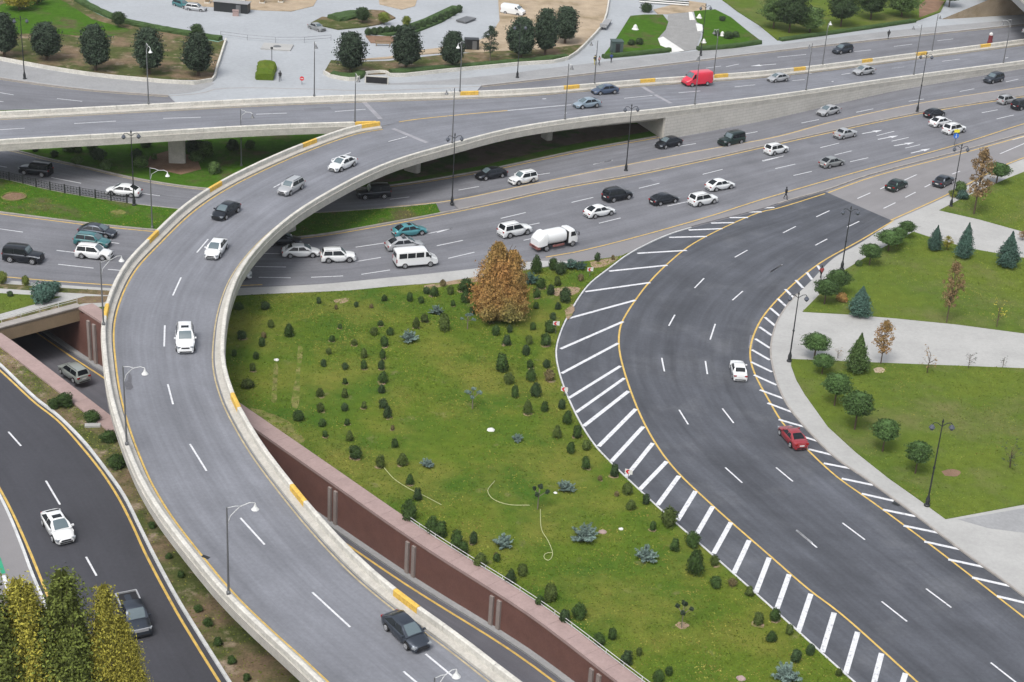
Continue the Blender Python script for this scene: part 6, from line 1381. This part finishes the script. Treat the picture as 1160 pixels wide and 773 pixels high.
railing(setz(path([(250, 42), (300, 48), (345, 48.5), (375, 46)], .12, 4), 0), 'thin dark boom rail crossing the plaza', 1.0, 'metal_grey', 5, .12)
r = empty('kiosk', G(698, 60, .25), .2); tag(r, 'dark green cube kiosk at the corner of the cobbled garden', 'kiosk')
for nm, me, mk in (('body', MB().box((0, 0, 1.1), (2.0, 1.8, 2.2)).me('body'), 'kiosk'), ('roof', MB().box((0, 0, 2.26), (2.2, 2.0, .12)).me('roof'), 'kiosk'), ('door', MB().box((0, -.93, 1.0), (.8, .06, 1.8)).me('door'), 'metal_dark')):
    M.setdefault('kiosk', mat('dark green kiosk panel', (.06, .09, .085, 1), .6)); o = link(nm, me, M[mk]); o.parent = r
r = empty('site_container', G(534, 55, .3), .1); tag(r, 'black container behind the sparse forked tree', 'container')
for nm, me, mk in (('body', MB().box((0, 0, .9), (2.6, 1.6, 1.8)).me('body'), 'metal_dark'), ('door', MB().box((.5, -.82, .8), (.8, .05, 1.5)).me('door'), 'metal_grey')): o = link(nm, me, M[mk]); o.parent = r
thing1('panel_stack', MB().box((0, 0, .3), (2.2, 3.8, .25)).box((0, 0, .1), (1.8, 3.4, .2)).me('panel_stack'), 'metal_grey', G(528, 24, .15), -.5, 'dark grey panel lying on the pale paving at the top', 'panel')
thing1('wooden_bench', MB().box((0, 0, .45), (2.8, .5, .1)).box((-1.2, 0, .2), (.15, .45, .4)).box((1.2, 0, .2), (.15, .45, .4)).box((0, .25, .75), (2.8, .06, .3)).me('wooden_bench'), 'beam', G(434, 52, .15), .15, 'tan bench at the end of the bare bed', 'bench')
thing1('long_cart', MB().box((0, 0, .6), (1.3, 6, .15)).box((0, -2.6, .85), (1.3, .6, .5)).box((0, -2, .3), (1.2, .2, .4)).box((0, 2, .3), (1.2, .2, .4)).me('long_cart'), 'sidewalk', G(686, 30, .2), -.2, 'long grey market cart on the paved lane beside the sandy lot', 'cart')
van(581, 17, (1, .15), 'white', 'white van parked on the sandy lot', high=2.0, windows=False, L=4.6)
for x, y, s, l in [(719.5, 34, .7, 'white rounded statue on the left garden lawn'), (818, 41, .6, 'white pyramid ornament in the right garden lawn'), (797, 49, .55, 'white stone bowl beside the lamp on the garden'), (792, 21, .6, 'white block bench in the garden top')]:
    thing1('garden_ornament', MB().lathe([(s*.9, 0), (s, .15), (s*.7, s*.5), (s*.5, s*1.1), (s*.15, s*1.5)], n=10).me('garden_ornament'), 'stone', G(x, y, .22), 0, l, 'ornament')
for i, (x, y, s) in enumerate([(715, 49, 8), (724, 48, 9), (812, 39, 7), (825, 41, 10), (833, 40, 8), (732, 10, 12), (818, 22, 7)]): bush(x, y, s, f'dark low bush, {ordn(i)} from the left in the small ornament gardens' if i < 5 else ['dark bush at the top of the left garden path', 'dark bush at the top of the right garden lawn'][i-5], 'leaf_dark')
# moored dark boats of pipes at the top: stacked building pipes
r = empty('pipe_stack', G(752, 6, .12), -.1); tag(r, 'stack of dark pipes and rails behind the cobbled garden', 'pipes')
for k in range(7):
    o = link('pipe', MB().bar((-5, k*.45, .3+.1*(k % 2)), (5, k*.45+.5, .3+.1*(k % 2)), .16, n=8).me('pipe'), M['metal_dark' if k % 3 else 'stone']); o.parent = r
# overpass at the top right with its tan abutment slope
r = empty('overpass', G(1140, 25, 0)); tag(r, 'dark overpass with a tan sloping abutment at the top right corner', 'overpass')
A_ = [G(1065, 26), G(1160, 22), G(1320, 5)]
e0, e1, e2 = G(1064, 26, .1), G(1240, 12, .1), G(1240, -70, .1)
v = [e0, e1, Vector((e1.x, e1.y+9, 8)), Vector((e0.x+17, e0.y+9, 6.2)), Vector((e0.x+1, e0.y+3, .1))]
me = mesh('slope', v, [(0, 1, 2, 3, 4)]); wobj('slope', me, M['sand'], r)
ox = G(1141, 45, 0).x
mb = MB(); y0 = G(1140, 30).y
mb.box((ox+22, y0+20, 7.2), (42, 90, 1.3)); wobj('deck', mb.me('deck'), M['sidewalk'], r)
for k in range(4): wobj('girder', MB().box((ox+3+k*5, y0+20, 6.1), (1, 90, 1.0)).me('girder'), M['sidewalk'], r)
wobj('wall', MB().box((ox+24, y0+7, 3.2), (30, 1.0, 6.6)).me('wall'), M['sidewalk'], r)
wobj('parapet', MB().box((ox+1.2, y0+20, 8.3), (.4, 90, 1.0)).me('parapet'), M['parapet'], r)
# ------------------------------------------------------------------ people
def person(px, py, h, label, top='trim', bottom='metal_dark', rz=0, z=.15, stride=.18):
    b = G(px, py, z); r = empty('person', b, rz); tag(r, label, 'person'); s = h/1.75
    V = [(0, 0, .98), (0, 0, 1.2), (0, 0, 1.42), (0, 0, 1.52), (0, .01, 1.66), (-.1, 0, .9), (-.11, -stride, .5), (-.11, -stride*1.3, .08), (-.11, -stride*1.3-.14, .04), (.1, 0, .9), (.11, stride*.8, .5), (.11, stride*1.6, .1), (.11, stride*1.6-.12, .04), (-.2, 0, 1.4), (-.26, .05, 1.12), (-.25, -.08, .9), (-.25, -.12, .82), (.2, 0, 1.4), (.26, -.05, 1.12), (.25, .08, .9), (.25, .1, .82)]
    E = [(0, 1), (1, 2), (2, 3), (3, 4), (0, 5), (5, 6), (6, 7), (7, 8), (0, 9), (9, 10), (10, 11), (11, 12), (2, 13), (13, 14), (14, 15), (15, 16), (2, 17), (17, 18), (18, 19), (19, 20)]
    R = [.15, .15, .14, .055, .10, .09, .065, .045, .04, .09, .065, .045, .04, .06, .045, .035, .035, .06, .045, .035, .035]
    me = bpy.data.meshes.new('body'); me.from_pydata([tuple(c*s for c in p) for p in V], E, []); me.materials.append(M[bottom])
    o = bpy.data.objects.new('body', me); C.objects.link(o); o.parent = r
    o.modifiers.new('skin', 'SKIN')
    if not me.skin_vertices: me.skin_vertices.new()
    for i, sv in enumerate(me.skin_vertices[0].data): sv.radius = (R[i]*s, R[i]*s)
    me.skin_vertices[0].data[0].use_root = True; o.modifiers.new('sub', 'SUBSURF').levels = 1
    j = MB().lathe([(.16*s, .95*s), (.175*s, 1.2*s), (.185*s, 1.38*s), (.09*s, 1.47*s)], n=10).bar((-.19*s, 0, 1.42*s), (-.27*s, .04*s, 1.12*s), .075*s, .06*s).bar((.19*s, 0, 1.42*s), (.27*s, -.04*s, 1.12*s), .075*s, .06*s).me('jacket'); o = link('jacket', j, M[top]); o.parent = r
    hd = MB().lathe([(.03*s, 1.78*s), (.095*s, 1.74*s), (.11*s, 1.66*s), (.09*s, 1.60*s)], (0, .02*s, 0), 8).me('hair'); o = link('hair', hd, M['trim']); o.parent = r
M['cloth_blue'] = mat('blue cloth', (.05, .08, .25, 1), .9); M['cloth_red'] = mat('red cloth', (.30, .06, .06, 1), .9); M['cloth_pink'] = mat('pale pink cloth', (.5, .3, .28, 1), .9); M['cloth_yel'] = mat('dark yellow cloth', (.35, .3, .08, 1), .9)
person(889.7, 226, 1.85, 'person in dark clothes walking on the divider above the dark slip road', 'trim', 'trim', 1.2); person(929.5, 316, 1.8, 'person in a red top standing by the first hatch bars', 'cloth_red', 'trim', .4)
person(673.5, 73.5, 1.75, 'person in a dark top, leftmost of three walkers on the north sidewalk', 'trim', 'cloth_yel', .5); person(678.5, 73.8, 1.65, 'person in a pale pink top walking beside a companion on the north sidewalk', 'cloth_pink', 'metal_dark', .8); person(692.2, 71, 1.7, 'person in blue walking behind two others on the north sidewalk', 'cloth_blue', 'metal_dark', .3)
person(317.3, 92, 1.75, 'person in dark clothes beside the hedge block on the plaza', 'trim', 'metal_dark', 0); person(1006, 44, 1.75, 'person in dark clothes on the sidewalk by the top right park', 'metal_dark', 'trim', .2)

# ------------------------------------------------------------------ grass tufts: real blades over the nearer lawns
def tufts(lawn_o, dens, m, hgt=.10, ymax=240, seed=1):
    me = lawn_o.data; tri = []; A = []
    for pl in me.polygons:
        if pl.normal.z > .9 and len(pl.vertices) == 3:
            q = [me.vertices[i].co for i in pl.vertices]
            a = (q[1]-q[0]).cross(q[2]-q[0]).length/2; tri.append(q); A.append(a)
    r = np.random.default_rng(seed); A = np.array(A); n = int(A.sum()*dens); k = r.choice(len(A), n, p=A/A.sum())
    T = np.array([[tuple(v) for v in q] for q in tri])[k]; u = r.random((n, 1)); v = r.random((n, 1)); f_ = (u+v) > 1; u = np.where(f_, 1-u, u); v = np.where(f_, 1-v, v)
    pt = T[:, 0]+(T[:, 1]-T[:, 0])*u+(T[:, 2]-T[:, 0])*v
    d = pt-np.array([0, 0, H]); dz = d@np.array(_f); sx = CX+F*(d@np.array(CR))/dz; sy = CY-F*(d@np.array(CU))/dz
    ok = (sx > -60) & (sx < 1220) & (sy < 830) & (pt[:, 1] < ymax) & (dz > 1)
    n1 = np.sin(pt[:, 0]*.33+1.3)*np.cos(pt[:, 1]*.27)+np.sin(pt[:, 0]*.11+pt[:, 1]*.17); ok &= r.random(n) < np.clip(.62+.3*n1, .12, 1)
    pt = pt[ok]; n = len(pt); a = r.uniform(0, 6.283, n); w_ = r.uniform(.05, .13, n); h = r.uniform(.5, 1.3, n)*hgt; dx, dy = np.cos(a)*w_, np.sin(a)*w_
    V = np.empty((n, 3, 3)); V[:, 0] = pt+np.stack([-dx, -dy, 0*dx-.01], 1); V[:, 1] = pt+np.stack([dx, dy, 0*dx-.01], 1); V[:, 2] = pt+np.stack([r.uniform(-.09, .09, n), r.uniform(-.09, .09, n), h], 1)
    g = bpy.data.meshes.new('grass_tufts'); g.vertices.add(n*3); g.vertices.foreach_set('co', V.reshape(-1)); g.loops.add(n*3); g.loops.foreach_set('vertex_index', np.arange(n*3)); g.polygons.add(n); g.polygons.foreach_set('loop_start', np.arange(0, n*3, 3)); g.update(calc_edges=True); g.validate()
    g.materials.append(M[m]); o = bpy.data.objects.new('grass_tufts', g); C.objects.link(o); o['kind'] = 'stuff'; o['category'] = 'grass'
    return o
M['tuft'] = mat('grass blade', (.115, .165, .022, 1), .9, spec=.1, var=.2, vscale=.5, fine=0, island=.45, patches=[((.22, .205, .05, 1), .25, .45, .62)])
M['tuft_park'] = mat('park grass blade', (.135, .175, .035, 1), .9, spec=.1, var=.15, vscale=.5, fine=0, island=.35, patches=[((.20, .19, .05, 1), .2, .48, .65)])
_t = tufts(garden, 26, 'tuft', .09); _t['label'] = 'short uneven grass of the central garden lawn'
for i, o in enumerate([x for x in list(C.objects) if x.name.startswith(('lawn', 'left_verge', 'median_lawn')) and x.type == 'MESH' and min(v.co.y for v in x.data.vertices) < 230]):
    _t = tufts(o, 14 if not o.name.startswith('left_verge') else 24, 'tuft_park' if not o.name.startswith(('left', 'median')) else 'tuft', .08, seed=5+i); _t['label'] = 'short grass growing on a lawn or verge'

# ------------------------------------------------------------------ haze
hm = bpy.data.materials.new('haze'); hm.use_nodes = True; t_ = hm.node_tree; t_.nodes.clear(); ou = t_.nodes.new('ShaderNodeOutputMaterial'); pv = t_.nodes.new('ShaderNodeVolumePrincipled')
pv.inputs['Color'].default_value = (.93, .95, 1, 1); pv.inputs['Density'].default_value = .00009; pv.inputs['Anisotropy'].default_value = .2; t_.links.new(pv.outputs[0], ou.inputs['Volume'])
o = link('haze', MB().box((0, 850, 38), (5400, 7200, 92)).me('haze'), hm); o['kind'] = 'stuff'; o['label'] = 'thin haze over the whole junction'

for px, py, zz, par, w2 in [(899, 342, 0, curve, 1.0), (889, 352, 0, curve, .7), (128, 458, 6, ramp, .5), (233, 631, 6, ramp, .5), (276, 489, 6, ramp, .5), (640, 329, 0, curve, .6), (1015, 571, 0, curve, .6)]:
    dash(par, (px-4, py-1), (px+4, py+2), zz, w2*.7, 'drain_grate', M['metal_dark'], .034)
M['repair'] = mat('asphalt repair', (.140, .145, .162, 1), .8, var=.12, fine=.1)
for a_, b_, zz, par, w2 in [((392, 640), (412, 656), 6, ramp, 1.3), ((700, 213), (740, 205), 0, lower, 1.4), ((505, 283), (545, 275), 0, lower, 1.2), ((915, 163), (945, 157), 0, lower, 1.5), ((100, 290), (60, 286), 0, lower, 1.3), ((345, 125), (375, 123), 6, deckA, 1.3), ((850, 395), (852, 380), 0, curve, .5)]:
    dash(par, a_, b_, zz, w2, 'repair_patch', M['repair'], .020)

# ------------------------------------------------------------------ beds, bare patches and tracks
M['track'] = mat('thin worn grass', (.17, .165, .06, 1), 1, spec=.05, var=.25, vscale=1.2, fine=.25, patches=[((.09, .13, .02, 1), .8, .45, .6)])
M['pinksoil'] = mat('pinkish bare soil', (.30, .22, .15, 1), 1, spec=.05, var=.2, fine=.2, patches=[((.12, .13, .04, 1), .6, .5, .62)])
def patch(pts, m, z, name='bare_patch'):
    rr = random.Random(int(pts[0][0])); q = []
    pp = cr(list(pts)+[pts[0]], 6)[:-1]
    for x, y in pp: q.append(G(x+rr.uniform(-.5, .5), y+rr.uniform(-.35, .35), z))
    return prism(name, q, z-.03, z, M[m], kind='structure')
def disc(px, py, r_, n=20): c = G(px, py, .15); return [c+Vector((r_*math.cos(2*math.pi*k/n), r_*math.sin(2*math.pi*k/n), 0)) for k in range(n)]
prism('flower_bed', disc(16, 223, 1.45), .1, .17, M['earth'], kind='structure'); fb = disc(16, 223, 1.55); fb.append(fb[0].copy()); sweep('bed_edging', setz(fb, .12), [(-.1, 0), (-.1, .14), (.1, .14), (.1, 0)], M['track'], None, 'structure')
patch([(124, 240), (133, 237.5), (143, 240.5), (134, 244)], 'track', .148)
for pts, m in [([(310, 412), (314, 412), (314, 432), (312, 456), (308, 455), (309, 430)], 'track'), ([(338, 392), (342, 392), (340, 425), (337, 462), (331, 461), (335, 425)], 'track'), ([(624, 328), (640, 325), (657, 327), (652, 333), (636, 336), (626, 333)], 'pinksoil'), ([(480, 323.5), (520, 317), (555, 313), (552, 317), (515, 322), (482, 327)], 'pinksoil'),
               ([(283, 462), (300, 466), (330, 480), (345, 500), (330, 500), (300, 483)], 'track'), ([(640, 352), (648, 345), (651, 350), (643, 362)], 'pinksoil'), ([(668, 297), (690, 293), (700, 292), (690, 300), (672, 303)], 'pinksoil'), ([(764, 708), (772, 704), (781, 709), (772, 713)], 'pinksoil'), ([(378, 340), (395, 338), (393, 342), (380, 343)], 'pinksoil')]:
    patch(pts, m, .156)
v = []; rr = random.Random(4)
for k in range(12): v.append((math.cos(k*.5236)*.62*rr.uniform(.8, 1.15), math.sin(k*.5236)*.55*rr.uniform(.8, 1.15)-.08, 0))
srm = mesh('soil_ring', v, [tuple(range(12))]); srm.materials.append(M['pinksoil'])
for k, L in REG.items():
    for i, it in enumerate(L):
        if (it[0]*7+it[1]*3) % 10 < (6.5 if k in ('west', 'mid') else 3): 
            o = bpy.data.objects.new('soil_ring', srm); C.objects.link(o)
            host = min((q for q in C.objects if q.name.startswith(('thuja_shrub', 'round_shrub'))), key=lambda q: (q.location-it[4]).length)
            o.parent = host; o.location = (0, 0, (.038)/host.scale.z)
